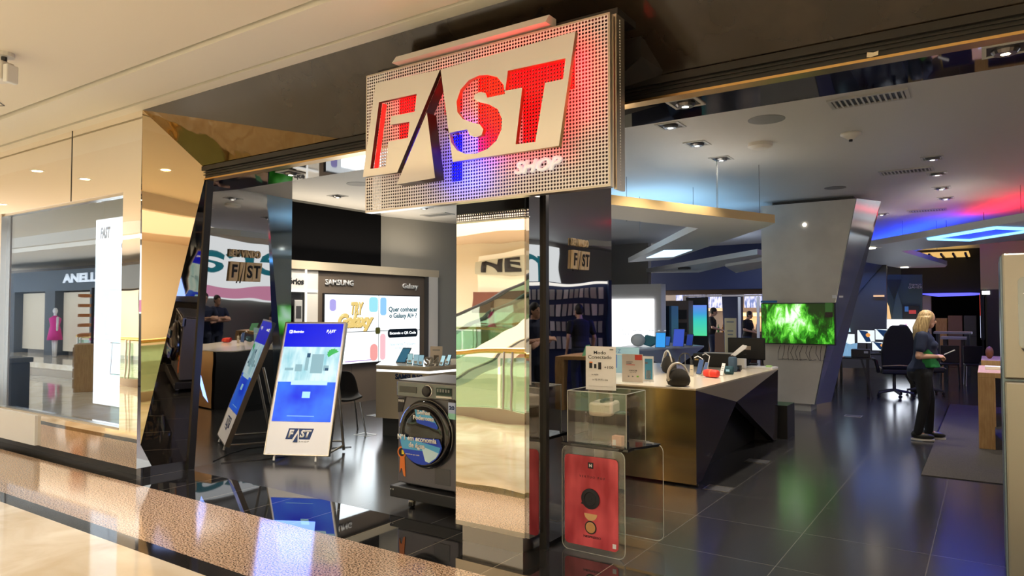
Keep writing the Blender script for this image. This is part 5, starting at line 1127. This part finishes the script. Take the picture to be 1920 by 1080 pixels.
MB().prism([(.18, 0, 1.198), (.215, 0, 1.198), (.215, 0, .86), (.12, 0, .80), (.12, 0, .83), (.18, 0, .87)], (0, -.012, 0)).build('handle_recess', M_BLACKP, lo)
rg = tag(MB().box(-.58, 1.7, 8.05, 14.4, .0, .008).build('rug', M_RUG), 'large dark woven rug with pale metal edge strip on the dark tiles', 'rug')
es_ = thing('metal_edge_strip', 'thin bright metal strip along the left edge of the rug', 'trim', (-.60, 8.05, .0)); MB().box(0, .02, 2.7, 6.5, .001, .010).build('strip', M_CHROME, es_)
wt = thing('display_table', 'oak display table with thick square legs beside the refrigerator', 'table', (-.12, 9.95, .008))
MB().box(0, .95, 0, 1.3, .83, .89).build('top', M_WOOD, wt, bevel=.004)
for x in (0, .79):
    for y in (0, 1.14): MB().box(x, x+.16, y, y+.16, 0, .83).build('leg', M_WOOD, wt, bevel=.004)
wt2 = thing('display_table', 'second oak display table standing behind the first', 'table', (-.10, 11.9, .008))
MB().box(0, 1.2, 0, 1.2, .84, .92).build('top', M_WOOD, wt2, bevel=.004)
for x in (0, 1.04):
    for y in (0, 1.04): MB().box(x, x+.16, y, y+.16, 0, .84).build('leg', M_WOOD, wt2, bevel=.004)
def flat_card(loc, rz, label):
    t = thing('leaflet_holder', label, 'leaflet', loc, rz)
    MB().prism([(-.10, 0, 0), (.10, 0, 0), (.10, .06, .17), (-.10, .06, .17)], (0, .006, 0)).build('green_leaflet', mat('leaflet_green', (.15, .50, .25), .5, 0, (.1, .4, .2), .3), t)
    MB().prism([(-.05, -.004, .01), (.05, -.004, .01), (.05, .05, .15), (-.05, .05, .15)], (0, -.003, 0)).build('white_patch', M_PAPER, t)
flat_card((.40, 10.15, .899), R(80), 'green and white leaflet holder on the oak table, seen in the mirror panel')
wh = tag(MB().box(0, .25, 0, .2, 0, .035).build('white_keyboard_box', M_PAPER), 'flat white box on the oak table next to the refrigerator', 'box'); wh.location = (-.05, 10.5, .899)
hr = tag(MB().ell((0, 0, .09), .05, .05, .09).build('rounded_gadget', mat('rust_brown', (.20, .07, .03), .6)), 'small rust-brown rounded gadget on the second oak table', 'gadget'); hr.location = (.0, 12.3, .93)
tc_ = thing('tall_cabinet', 'tall grey cabinet unit with dark blue side beyond the refrigerator', 'cabinet', (0, 17.0, 0))
a_ = yat(1840, 17.0); b_ = yat(1870, 17.0)
MB().box(a_.x, b_.x+1.5, 0, .8, 2.05, 3.0).build('upper_box', mat('warm_grey', (.26, .25, .19), .4, .3), tc_); MB().box(a_.x+.10, b_.x+1.5, 0, .8, .3, 2.05).build('navy_panel', mat('dark_navy', (.008, .012, .03), .5), tc_); MB().box(a_.x-.05, b_.x+1.5, -.1, .8, 0, .55).build('base', M_BLACKP, tc_)
MB().box(a_.x+.02, a_.x+.15, -.02, 0, 1.95, 2.02).build('small_lamp', E_LAMPC, tc_)
# wall display seen edge-on with bright red/blue screen
ed_ = thing('edge_screen', 'thin glowing red and white screen edge on the dark right side wall', 'screen', yat(1842, 21)); MB().box(-.04, .04, 0, 1.5, .9, 2.1).box(-.02, .02, .6, .8, 0, .9).build('casing', M_BLACKP, ed_); MB().box(-.045, -.04, .05, 1.45, 1.5, 2.05).build('red_part', emis('edge_red', (1, .10, .06), 1.4), ed_); MB().box(-.045, -.04, .05, 1.45, .95, 1.5).build('white_part', emis('edge_white', (.7, .75, 1), 1.4), ed_)

# back right backdrop
struct(quad_at('wall_dark', M_BLACKW, 1748, 1850, 548, 700, 25.5, None, .1))
struct(quad_at('wall_white_pier', mat('pink_white', (.40, .33, .33), .6), 1730, 1748, 552, 700, 25.0, None, .3))
struct(quad_at('wall_upper_dark', mat('dark_umber', (.012, .011, .010), .8), 1690, 2300, 400, 552, 24.5, None, .1))
bl = thing('ceiling_light_line', 'blue light line running across the far dark wall', 'light strip', yat(1790, 24.4)); p = at(1790, 551, 'Y', 24.4); MB().prism([(-1.0, 0, p.z+.02), (-.4, 0, p.z-.08), (.5, 0, p.z-.05), (.95, 0, p.z), (.4, 0, p.z+.03)], (0, -.02, 0)).build('glow', emis('violet_line', (.10, .10, 1), 1.6), bl)
MB().ell((1.4, -.05, p.z-.0), .06, .05, .05).build('lamp', E_LAMPC, bl)
gw = thing('faceted_grey_wall', 'large angled grey partition rising behind the computer desks', 'partition', (0, 0, 0))
def Pt(x, y, Y): return at(x, y, 'Y', Y)
zf = 19.5
base = at(1560, 640, 'Y', zf)
MB().prism([Pt(1560, 690, zf), Pt(1662, 690, zf), Pt(1662, 470, zf), Pt(1560, 470, zf)], (0, .15, 0)).build('panel', mat('partition_grey', (.10, .095, .09), .5), gw)
MB().prism([Pt(1592, 470, zf-.02), Pt(1662, 470, zf-.02), Pt(1662, 489, zf-.02), Pt(1600, 560, zf-.02), Pt(1592, 560, zf-.02)], (0, -.02, 0)).build('slate_facet', mat('partition_slate', (.06, .065, .085), .5), gw)
MB().prism([Pt(1579, 622, zf-.05), Pt(1595, 622, zf-.05), Pt(1587, 584, zf-.05)], (0, -.02, 0)).build('light_slit', emis('pale_cyan_slit', (.50, .75, .85), 1.0), gw)
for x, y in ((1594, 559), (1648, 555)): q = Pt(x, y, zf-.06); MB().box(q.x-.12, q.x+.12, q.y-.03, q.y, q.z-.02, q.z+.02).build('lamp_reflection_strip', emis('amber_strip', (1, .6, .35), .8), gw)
tp2 = thing('teal_facet_wall', 'dark teal faceted partition above the bright showroom screen', 'partition', (0, 0, 0)); zt = 22.0
MB().prism([Pt(1660, 690, zt), Pt(1729, 690, zt), Pt(1729, 515, zt), Pt(1660, 515, zt)], (0, .15, 0)).build('panel', mat('teal_dark_panel', (.045, .085, .085), .5), tp2)
MB().prism([Pt(1660, 524, zt-.02), Pt(1690, 524, zt-.02), Pt(1676, 562, zt-.02)], (0, -.01, 0)).build('dark_facet', mat('teal_darker', (.02, .035, .035), .5), tp2)
MB().prism([Pt(1672, 598, zt-.02), Pt(1692, 598, zt-.02), Pt(1692, 575, zt-.02), Pt(1682, 545, zt-.02)], (0, -.01, 0)).build('pale_facet', mat('teal_pale', (.075, .13, .135), .5), tp2)
MB().prism([Pt(1660, 598, zt-.03), Pt(1671, 598, zt-.03), Pt(1667, 575, zt-.03), Pt(1660, 560, zt-.03)], (0, -.01, 0)).build('amber_light', emis('amber_pale', (.9, .55, .25), .9), tp2)
q = Pt(1703, 541, zt-.04); txt('lettering', 'Espaço\nGAMER', q.x, q.x+.34, q.z, q.z+.14, q.y, M_LGREY, tp2, .005, .01)
q = Pt(1693, 598, zt-.05); q2 = Pt(1723, 573, zt-.05); tvs = thing('small_television', 'small dark television with red and blue marks on the teal partition', 'television', q); MB().box(0, q2.x-q.x, -.04, .0, 0, q2.z-q.z).build('casing', M_BLACKP, tvs); MB().box(.15, .32, -.045, -.04, .14, .24).build('red_mark', emis('dim_red', (.5, .05, .05), .7), tvs); MB().box(.05, .14, -.045, -.04, .20, .34).build('blue_mark', emis('dim_blue', (.05, .15, .45), .6), tvs)
bsn = thing('showroom_screen', 'very bright white showroom screen with green mark behind the gaming chair', 'screen', Pt(1662, 665, 21.0)); q2 = Pt(1729, 599, 21.0); o_ = bsn.location
MB().box(0, q2.x-o_.x, 0, .06, 0, q2.z-o_.z).build('panel', emis('bright_screen', (1, .99, 1), 1.15), bsn); MB().box(.1, .9, .02, .2, -o_.z, 0).build('plinth', M_BLACKP, bsn)
MB().lathe([(.10, 0), (.10, .006), (.01, .007)], (.80, 0, .84), 'Y', 18).build('green_mark', emis('green_mark', (.1, .85, .15), 1.0), bsn); MB().box(.44, .50, -.006, 0, .62, .82).build('pink_mark', emis('pink_mark', (.9, .6, .8), .9), bsn)
light('showroom_glow', 'AREA', (.5, -.3, .5), 7, (.75, .85, 1), 1.0, 1.0, rot=(R(-90), 0, 0), parent=bsn)
for k, (px, y0, y1, w_, m_) in enumerate(((1766, 597, 655, .32, M_WOOD), (1792, 592, 655, .40, mat('rosy_box', (.20, .11, .09), .5)), (1820, 592, 655, .34, M_DGREY))):
    q = Pt(px, 655, 24); q2 = Pt(px, y0, 24); t = thing('tall_appliance', ('tall brown carton standing at the far dark wall', 'tall dim rose coloured refrigerator at the far wall', 'dark refrigerator at the far wall beside the rose one')[k], 'appliance', (q.x, 24, 0)); MB().box(-w_*.44, w_*.44, 0, .5, 0, q2.z).build('body', m_, t, bevel=.01); MB().box(-w_*.42, w_*.42, -.01, 0, q2.z*.6, q2.z*.61).build('door_gap', M_BLACKP, t)
for k, (x0, x1, py, Y) in enumerate(((1750, 1822, 622, 21.0), (1763, 1812, 632, 19.0))):
    a_ = Pt(x0, py, Y); b_ = Pt(x1, py, Y); t = thing('far_table', ('long pale high table at the back of the shop', 'second pale table with white chairs at the back of the shop')[k], 'table', ((a_.x+b_.x)/2, Y, 0)); w_ = (b_.x-a_.x)/2
    MB().box(-w_, w_, 0, .7, a_.z-.05, a_.z).build('top', mat('pale_table', (.42, .40, .38), .4), t)
    for x in (-w_+.05, w_-.11):
        for y in (.05, .6): MB().box(x, x+.06, y, y+.06, 0, a_.z-.05).build('leg', M_DGREY, t)
for k, px in enumerate((1779, 1825)):
    q = yat(px, 18.3); t = thing('far_chair', ('dark chair left at the far pale table', 'chair with pale legs at the right end of the far table')[k], 'chair', q, R(8*k))
    MB().box(-.18, .18, -.2, .2, .43, .47).build('seat', M_BLACKP, t, bevel=.01); MB().box(-.18, .18, .17, .2, .47, .85).build('backrest', M_BLACKP, t, bevel=.01)
    for x in (-.16, .16):
        for y in (-.18, .18): MB().cyl((x, y, .43), (x*1.1, y*1.1, 0), .012, n=8).build('leg', M_LGREY if k == 1 else M_DGREY, t)

# ------------------------------------------------------------------ computer desks
def desk(loc, w_, d_, rz, label, h=.74):
    t = thing('computer_desk', label, 'desk', loc, rz); MB().box(0, w_, 0, d_, h-.03, h).build('top', M_BLACKP, t, bevel=.003)
    for x in (.03, w_-.08):
        for y in (.03, d_-.08): MB().box(x, x+.05, y, y+.05, 0, h-.03).build('leg', M_BLACKP, t)
    MB().prism([(w_*.75, .02, h-.03), (w_*.80, .02, h-.03), (w_*1.05, -.02, 0), (w_*1.0, -.02, 0)], (0, .05, 0)).build('splayed_leg', M_BLACKP, t)
    return t
desk((-2.55, 14.6, 0), .72, .65, R(8), 'narrow black computer desk right behind the slanted column')
desk((-2.75, 16.2, 0), 1.5, .7, R(0), 'wide black computer desk carrying the three monitors')
def monitor(px, py, w_, h_, label, m_=None, Y=16.6, z0=None):
    q = at(px, py, 'Y', Y); t = thing('display_monitor', label, 'monitor', (q.x, Y, .741))
    zb = q.z-.741; MB().box(-w_/2-.012, w_/2+.012, 0, .03, zb-.012, zb+h_+.012).build('casing', M_BLACKP, t); s_ = MB().box(-w_/2, w_/2, -.003, 0, zb, zb+h_).build('screen', emis('monitor_white', (.78, .86, .92), 1.0), t)
    if m_ != 'plain':
        MB().prism([(-w_*.42, -.004, zb+h_), (w_*.1, -.004, zb+h_*.9), (w_*.28, -.004, zb+h_*.1), (0, -.004, zb+.02)], (0, -.002, 0)).build('dark_graphic', emis('graphic_navy', (.01, .05, .16), .6), s_)
        MB().lathe([(h_*.16, 0), (h_*.14, .004), (.001, .005)], (w_*.12, -.006, zb+h_*.62), 'Y', 14).build('orange_graphic', emis('graphic_orange', (.85, .35, .08), .9), s_)
    MB().cyl((0, .04, 0), (0, .04, max(zb, .03)), .02).cyl((0, .04, 0), (0, .04, .01), .1, n=20).build('stand', M_BLACKP, t)
monitor(1624, 643, .33, .27, 'left bright monitor with blue abstract wallpaper behind the desk')
monitor(1660, 637, .40, .22, 'upper right bright monitor with blue wallpaper behind the gaming chair', None, 16.75)
monitor(1650, 657, .29, .17, 'small lower bright monitor between the two larger ones', None, 16.35)
monitor(1587, 645, .30, .20, 'dark monitor next to the slanted column', 'plain', 15.3); bpy.data.objects[[o.name for o in bpy.data.objects if o.name.startswith('screen')][-1]].data.materials[0] = M_BLACKP
bg = thing('packaging_pile', 'pale blue crumpled packaging piled under the dark monitor', 'packaging', (-2.36, 15.06, .741))
mb = MB()
for k in range(5): mb.prism([(-.18+k*.08, 0, 0), (-.10+k*.08, 0, 0), (-.12+k*.09, .02, .26-.04*(k % 2)), (-.17+k*.08, .02, .24)], (0, .03, 0))
mb.build('sheets', emis('blue_white', (.28, .55, .85), .6), bg)
bb = thing('black_printer_box', 'long black box standing on the desk below the monitors', 'box', (-2.16, 14.72, .741), R(5)); MB().box(-.02, .30, 0, .3, 0, .15).build('body', M_BLACKP, bb, bevel=.008); MB().box(.20, .27, -.003, 0, .08, .12).build('label', M_LGREY, bb)
wp = tag(MB().prism([(-.1, -.06, 0), (.1, -.06, 0), (.1, .08, 0), (-.1, .08, 0)], (0, 0, .012)).build('paper_pad', M_PAPER), 'white paper pad on the narrow desk behind the column', 'paper'); wp.location = (-2.40, 14.72, .741)
gc = thing('gaming_chair', 'black high-backed gaming chair with gold piping facing the monitors', 'chair', (-1.50, 15.1, 0), R(200))
M_GC = mat('gaming_leather', (.010, .011, .016), .55); M_GP = mat('gold_piping', (.55, .42, .22), .4)
MB().prism([(-.26, .18, .52), (.26, .18, .52), (.29, .24, .85), (.24, .30, 1.18), (.14, .32, 1.34), (-.14, .32, 1.34), (-.24, .30, 1.18), (-.29, .24, .85)], (0, .09, .02)).build('backrest', M_GC, gc, bevel=.03)
MB().box(-.27, .27, -.28, .26, .44, .54).build('seat', M_GC, gc, bevel=.03)
for s_ in (-1, 1):
    a = MB().tube([(s_*.30, .16, .46), (s_*.34, .12, .68), (s_*.33, -.12, .70)], .03).build('armrest', M_GC, gc, smooth=True)
    MB().tube([(s_*.27, -.25, .545), (s_*.25, 0, .56), (s_*.27, .20, .545)], .008).build('gold_trim', M_GP, gc)
MB().tube([(-.26, -.29, .52), (0, -.31, .53), (.26, -.29, .52)], .008).build('gold_trim', M_GP, gc); MB().tube([(-.28, .35, .60), (0, .38, .62), (.28, .35, .60)], .008).build('gold_trim', M_GP, gc)
MB().cyl((0, 0, .12), (0, 0, .44), .03).build('gas_column', M_DGREY, gc)
for k in range(5):
    a = R(72*k+20); l_ = MB().cyl((0, 0, .13), (.32*math.cos(a), .32*math.sin(a), .08), .028, .02, 8).build('base_spoke', M_DGREY, gc); MB().ell((.32*math.cos(a), .32*math.sin(a), .033), .03, .03, .033).build('castor', M_RUBBER, l_)
gc2 = copy_tree(gc, loc=(-1.05, 15.9, 0), rz=R(110), label='second black gaming chair seen edge-on behind the first')

# right-hand bay, seen only in mirrors
aw = thing('accessory_wall', 'navy accessory wall with rows of hanging silver items, seen in the mirror panel', 'display wall', (3.0, 14.2, 0), R(-35))
MB().box(-1.6, 1.2, 0, .3, 0, 2.3).build('back_panel', M_NAVY, aw); MB().box(-.9, 1.2, -.12, 0, 2.22, 2.28).build('light_line', E_LED, aw); MB().box(-1.6, -.9, -.3, 0, 0, 2.3).build('side_block', mat('navy_block', (.02, .05, .16), .5), aw)
for r_ in range(4):
    for c_ in range(14): MB().box(-.8+c_*.14, -.70+c_*.14, -.06, -.02, .75+r_*.38, 1.0+r_*.38).build('hanging_pack', M_LGREY if (c_+r_) % 3 else M_PAPER, aw)
ds_ = thing('billboard_screen', 'huge bright screen with teal letters and pink stripe, seen in the left mirror wall', 'screen', (4.55, 11.2, 1.55), R(-90))
MB().box(-5.2, 2.6, -.05, 0, 0, 1.75).build('panel', emis('billboard_white', (.92, .97, 1), 1.25), ds_)
txt('lettering', 'nera', -4.4, .2, .75, 1.5, -.051, emis('teal_text', (.02, .25, .32), .7), ds_, .01, .01)
MB().prism([(-5.2, -.052, .05), (2.6, -.052, .05), (2.6, -.052, .30), (0, -.052, .45), (-5.2, -.052, .25)], (0, -.01, 0)).build('pink_stripe', emis('pink_stripe', (.85, .35, .55), .9), ds_)
gbx = struct(MB().box(3.2, 4.6, 8.0, 8.2, 0, ZS).build('wall_partition', M_LGREY))
light('right_bay_wash', 'AREA', (2.4, 9.0, 3.3), 45, (1, .93, .85), 1.5, 3)  # this and the next two are added ceiling fills without fixtures
light('rear_wash', 'AREA', (-4.8, 17.5, 3.2), 40, (.7, .8, 1), 2, 2)
light('hall_wash', 'AREA', (-6.5, 23.5, 3.2), 70, (1, .8, .65), 4, 2)
light('blue_floor_wash', 'SPOT', (-.1, 12.3, 2.70), 170, (.03, .06, 1), .05, spot=120)
light('blue_wall_wash', 'AREA', (-2.0, 18.8, 2.6), 12, (.15, .3, 1), 1.5, .3)
# ================================================================== PEOPLE
def V(*a): return Vector(a)
def remesh(o, vs, sm=4):
    m = o.modifiers.new('skin', 'REMESH'); m.mode = 'VOXEL'; m.voxel_size = vs; m.use_smooth_shade = True
    if sm: s = o.modifiers.new('soft', 'SMOOTH'); s.factor = .5; s.iterations = sm
def ring(c, rx, ry, n=20, tilt=0): return [Vector((c[0]+rx*math.cos(2*math.pi*k/n), c[1]+ry*math.sin(2*math.pi*k/n), c[2]+tilt*math.cos(2*math.pi*k/n))) for k in range(n)]
def hand(mb, w, d, up, side, curl=50, s=1.0):
    """palm plus five bent fingers; d = forward, up = back of the hand, side = thumb side"""
    d = d.normalized(); side = (side-d*side.dot(d)).normalized(); n = d.cross(side).normalized()
    if n.dot(up) < 0: n = -n
    rot = Matrix((side, d, n)).transposed()
    mb.ell(w+d*.045*s, .040*s, .052*s, .016*s, rot, 12)
    for k, (off, ln) in enumerate(((-.030, .062), (-.010, .074), (.010, .078), (.030, .070))):
        p = w+d*.085*s+side*off*s; a = 0
        for j, l in enumerate((.44, .32, .24)):
            a += R(curl)*(.5 if j == 0 else .8); q = p+(d*math.cos(a)-n*math.sin(a))*ln*l*s
            mb.cap(p, q, .0088*s, .0078*s, 8); p = q
    p = w+d*.02*s+side*.036*s
    for j in range(2): q = p+(d*.8+side*(.55-.5*j)-n*.5).normalized()*.034*s; mb.cap(p, q, .010*s, .009*s, 8); p = q
def person(name, label, loc, rz, h, pose, shirt, pants, shoes, hair, accent=None, female=False, belly=0.0, long_hair=False, detail=1.0, skin=M_SKIN):
    """faces local +X; left is +Y"""
    t = thing(name, label, 'person', loc, rz); k = h/1.7
    hipz, shz = .90*k, 1.38*k; hw_ = .10*k if female else .095*k; sw = (.175 if female else .205)*k
    L = {}
    for s_, nm in ((1, 'l'), (-1, 'r')):
        L['hip'+nm] = V(-.01, s_*hw_, hipz-.04*k); L['kn'+nm] = V(.02, s_*.10*k, .50*k); L['an'+nm] = V(-.03, s_*.10*k, .09*k)
        L['sh'+nm] = V(-.01, s_*sw, shz)
        L['el'+nm] = V(*pose['el'+nm])*k; L['wr'+nm] = V(*pose['wr'+nm])*k
    if 'stance' in pose:
        for nm, dx in zip('lr', pose['stance']): L['an'+nm].x += dx*k; L['kn'+nm].x += dx*.45*k
    ht = V(pose.get('headx', .03), 0, 1.575)*k
    def torso(mb, g, z0=.80, z1=1.42):
        secs = [(-.03, .86, .125, .165), (-.04, .93, .145 if female else .125, .178), (.0+belly*.5, 1.03, .115+belly, .155), (.01+belly*.5, 1.12, .108+belly*.9, .150), (.015, 1.24, .118, .170), (.01, 1.33, .110, .185), (-.01, 1.40, .078, .150), (-.01, 1.44, .055, .07)]
        mb.loft([ring((x*k, 0, z*k), (rx+g)*k, (ry+g)*k) for x, z, rx, ry in secs if z0 <= z <= z1+.03])
        if female: 
            for s_ in (1, -1): mb.ell((.10*k, s_*.075*k, 1.24*k), (.065+g)*k, (.07+g)*k, .07*k)
            mb.ell((-.09*k, 0, .90*k), (.10+g)*k, (.15+g)*k, .12*k)
    # continuous body
    b = MB(); torso(b, -.008)
    b.cap(V(-.01, 0, 1.40)*k, V(.01, 0, 1.50)*k, .055*k, .052*k)
    hd = Matrix.Rotation(R(pose.get('nod', 0)), 3, 'Y')
    b.ell(ht+V(0, 0, .015*k), .092*k, .073*k, .112*k, hd, 18); b.ell(ht+hd @ V(.035*k, 0, -.055*k), .055*k, .052*k, .06*k, hd, 14)
    b.ell(ht+hd @ V(.096*k, 0, -.018*k), .016*k, .011*k, .024*k, hd, 8)
    b.ell(ht+hd @ V(.078*k, 0, -.058*k), .014*k, .024*k, .008*k, hd, 8)
    for s_ in (1, -1): b.ell(ht+V(-.005, s_*.074, -.005)*k, .018*k, .008*k, .03*k, hd, 8)
    for nm in 'lr':
        b.cap(L['sh'+nm]+V(0, 0, -.02*k), L['el'+nm], .050*k, .040*k); b.cap(L['el'+nm], L['wr'+nm], .040*k, .026*k)
        d = (L['wr'+nm]-L['el'+nm]); s_ = 1 if nm == 'l' else -1
        hand(b, L['wr'+nm], d, V(0, s_*.3, 1) if not pose.get('down') else V(.3, s_, 0), V(0, -s_, .6) if not pose.get('down') else V(1, 0, 0), pose.get('curl', 55), k*(.95 if female else 1.05))
        b.cap(L['hip'+nm], L['kn'+nm], .085*k, .058*k); b.cap(L['kn'+nm], L['an'+nm], .056*k, .040*k); b.cap(L['an'+nm], L['an'+nm]+V(.12, 0, -.05)*k, .038*k, .032*k)
    body = b.build('body', skin, t); remesh(body, .0075*detail, 3)
    # shirt with sleeves
    s = MB(); torso(s, .010, .88)
    for nm in 'lr':
        m_ = L['sh'+nm]+(L['el'+nm]-L['sh'+nm])*.66; s.cap(L['sh'+nm]+V(0, 0, -.015*k), m_, .066*k, .062*k)
    so = s.build('shirt', shirt, t); remesh(so, .012, 3)
    if accent:
        a = MB(); a.loft([ring((.03*k, 0, z*k), (rx)*k, ry*k) for z, rx, ry in ((.95, .135+belly, .178), (1.03, .108+belly, .172), (1.12, .098+belly, .168), (1.22, .09, .172))]); ao = a.build('green_shirt_panel', accent, t); remesh(ao, .012, 2)
    p = MB(); secs = [(-.03, .80, .125, .16), (-.04, .88, .150 if female else .132, .180), (-.03+belly*.3, .97, .125+belly*.7, .165)]
    p.loft([ring((x*k, 0, z*k), rx*k, ry*k) for x, z, rx, ry in secs])
    for nm in 'lr':
        p.cap(L['hip'+nm], L['kn'+nm], .108*k if female else .100*k, .070*k); p.cap(L['kn'+nm], L['an'+nm]+V(0, 0, .0), .068*k, .054*k)
    if female: p.ell((-.10*k, 0, .87*k), .10*k, .16*k, .12*k)
    po_ = p.build('trousers', pants, t); remesh(po_, .012, 3)
    for nm in 'lr':
        a = L['an'+nm]; f = MB(); f.ell((a.x+.055*k, a.y, .050*k), .135*k, .050*k, .045*k, None, 16); f.ell((a.x-.02*k, a.y, .075*k), .06*k, .045*k, .05*k, None, 12); so_ = f.build('shoe', shoes, t, smooth=True)
        MB().loft([[Vector((a.x+.055*k+.138*k*math.cos(2*math.pi*q/20), a.y+.052*k*math.sin(2*math.pi*q/20), z)) for q in range(20)] for z in (0, .022*k)]).build('sole', M_OFFW if female else M_DGREY, so_)
    hm = MB(); c = ht+V(-.012, 0, .035)*k
    hm.ell(c, .100*k, .083*k, .098*k, hd, 18)
    if long_hair:
        for j in range(13):
            a = R(70+j*220/12); q = ht+V(.085*math.cos(a)*.95-.01, .078*math.sin(a), .02)*k; e_ = ht+V(-.055+.10*math.cos(a), .100*math.sin(a), -.245-.02*(j % 3))*k
            hm.cap(q, (q+e_)/2+V(-.02, .0, .0)*k, .030*k, .032*k, 8); hm.cap((q+e_)/2+V(-.02, 0, 0)*k, e_, .032*k, .012*k, 8)
    else:
        hm.ell(ht+V(-.03, 0, .0)*k, .078*k, .079*k, .085*k, hd, 14)
    ho = hm.build('hair', hair, t); remesh(ho, .008, 3)
    # hair must not cover the face: cut it at the forehead
    if not long_hair: pass
    e_ = MB()
    for s_ in (1, -1): e_.ell(ht+hd @ V(.088*k, s_*.032*k, .006*k), .008*k, .012*k, .006*k, hd, 8)
    e_.build('eyes', M_INK, t, smooth=True)
    return t, L, k, ht
M_HAIRB = mat('blond_hair', (.45, .30, .13), .5); noise_col(M_HAIRB, 30, (.20, .12, .05), (.62, .45, .22), 4, .3, .65, stretch=(3, 3, .3))
M_HAIRD = mat('dark_hair', (.012, .009, .007), .6); M_NV = mat('navy_cotton', (.010, .018, .055), .8); M_GRN = mat('green_cotton', (.015, .22, .05), .8); M_JEAN = mat('black_jeans', (.008, .008, .011), .8); M_BT = mat('black_cotton', (.012, .012, .014), .85); M_DJ = mat('dark_denim', (.015, .022, .05), .8); M_SHOE = mat('black_shoe', (.012, .011, .011), .5)
wo, L, k, ht = person('person', 'woman with long blond hair in navy and green polo and black trousers, reading a phone', (-.69, 10.28, .0085), R(5), 1.62,
    dict(ell=(-.01, .23, 1.10), elr=(-.06, -.24, 1.10), wrl=(.155, .07, 1.09), wrr=(.15, -.10, 1.10), stance=(.08, -.05), headx=.05, nod=8, curl=55), M_NV, M_JEAN, M_SHOE, M_HAIRB, accent=M_GRN, female=True, belly=.03, long_hair=True)
ph = tag(MB().rbox(-.035, .035, 0, .13, -.004, .004, .008).build('smartphone', M_LGREY), 'light smartphone held in front of her by the blond woman', 'phone'); ph.location = Vector(wo.location)+Vector((.222, .0, 1.068)); ph.rotation_euler = (R(0), R(60), R(90))
ph.rotation_euler = Euler((R(-62), 0, R(-85)))
CROSS = dict(ell=(.06, .27, 1.12), elr=(.06, -.27, 1.12), wrl=(.20, -.10, 1.15), wrr=(.21, .10, 1.10), headx=.04, curl=40)
RELAX = dict(ell=(-.04, .27, 1.10), elr=(-.04, -.27, 1.10), wrl=(.06, .27, .86), wrr=(.06, -.27, .86), headx=.04, down=True, curl=30)
WORK = dict(ell=(.02, .26, 1.12), elr=(.02, -.26, 1.12), wrl=(.28, .12, 1.05), wrr=(.28, -.12, 1.05), headx=.07, nod=15)
person('person', 'man in navy polo with folded arms, seen only in the mirrors, nearest the entrance', (.62, 8.95, .0085), R(195), 1.74, CROSS, M_NV, M_DJ, M_SHOE, M_HAIRD, accent=None, detail=1.3)
person('person', 'second man in navy polo with folded arms, seen only in mirrors', (.98, 9.5, .0085), R(185), 1.70, CROSS, M_NV, M_DJ, M_SHOE, M_HAIRD, detail=1.3)
person('person', 'man in black T-shirt by the oak tables, seen only in the mirror panel', (1.25, 11.6, .0085), R(30), 1.72, RELAX, M_BT, M_DJ, M_SHOE, M_HAIRD, detail=1.3)
p = yat(1334, 20.5); person('person', 'person in dark clothes in profile beside the far gradient screen', (p.x, 20.5, 0), R(20), 1.72, WORK, M_BT, M_DJ, M_SHOE, M_HAIRD, detail=2)
p = yat(1402, 21.0); person('person', 'dark-haired person in black between the slanted column and the portal upright', (p.x, 21.0, 0), R(-10), 1.62, WORK, M_BT, M_DJ, M_SHOE, M_HAIRD, detail=2)
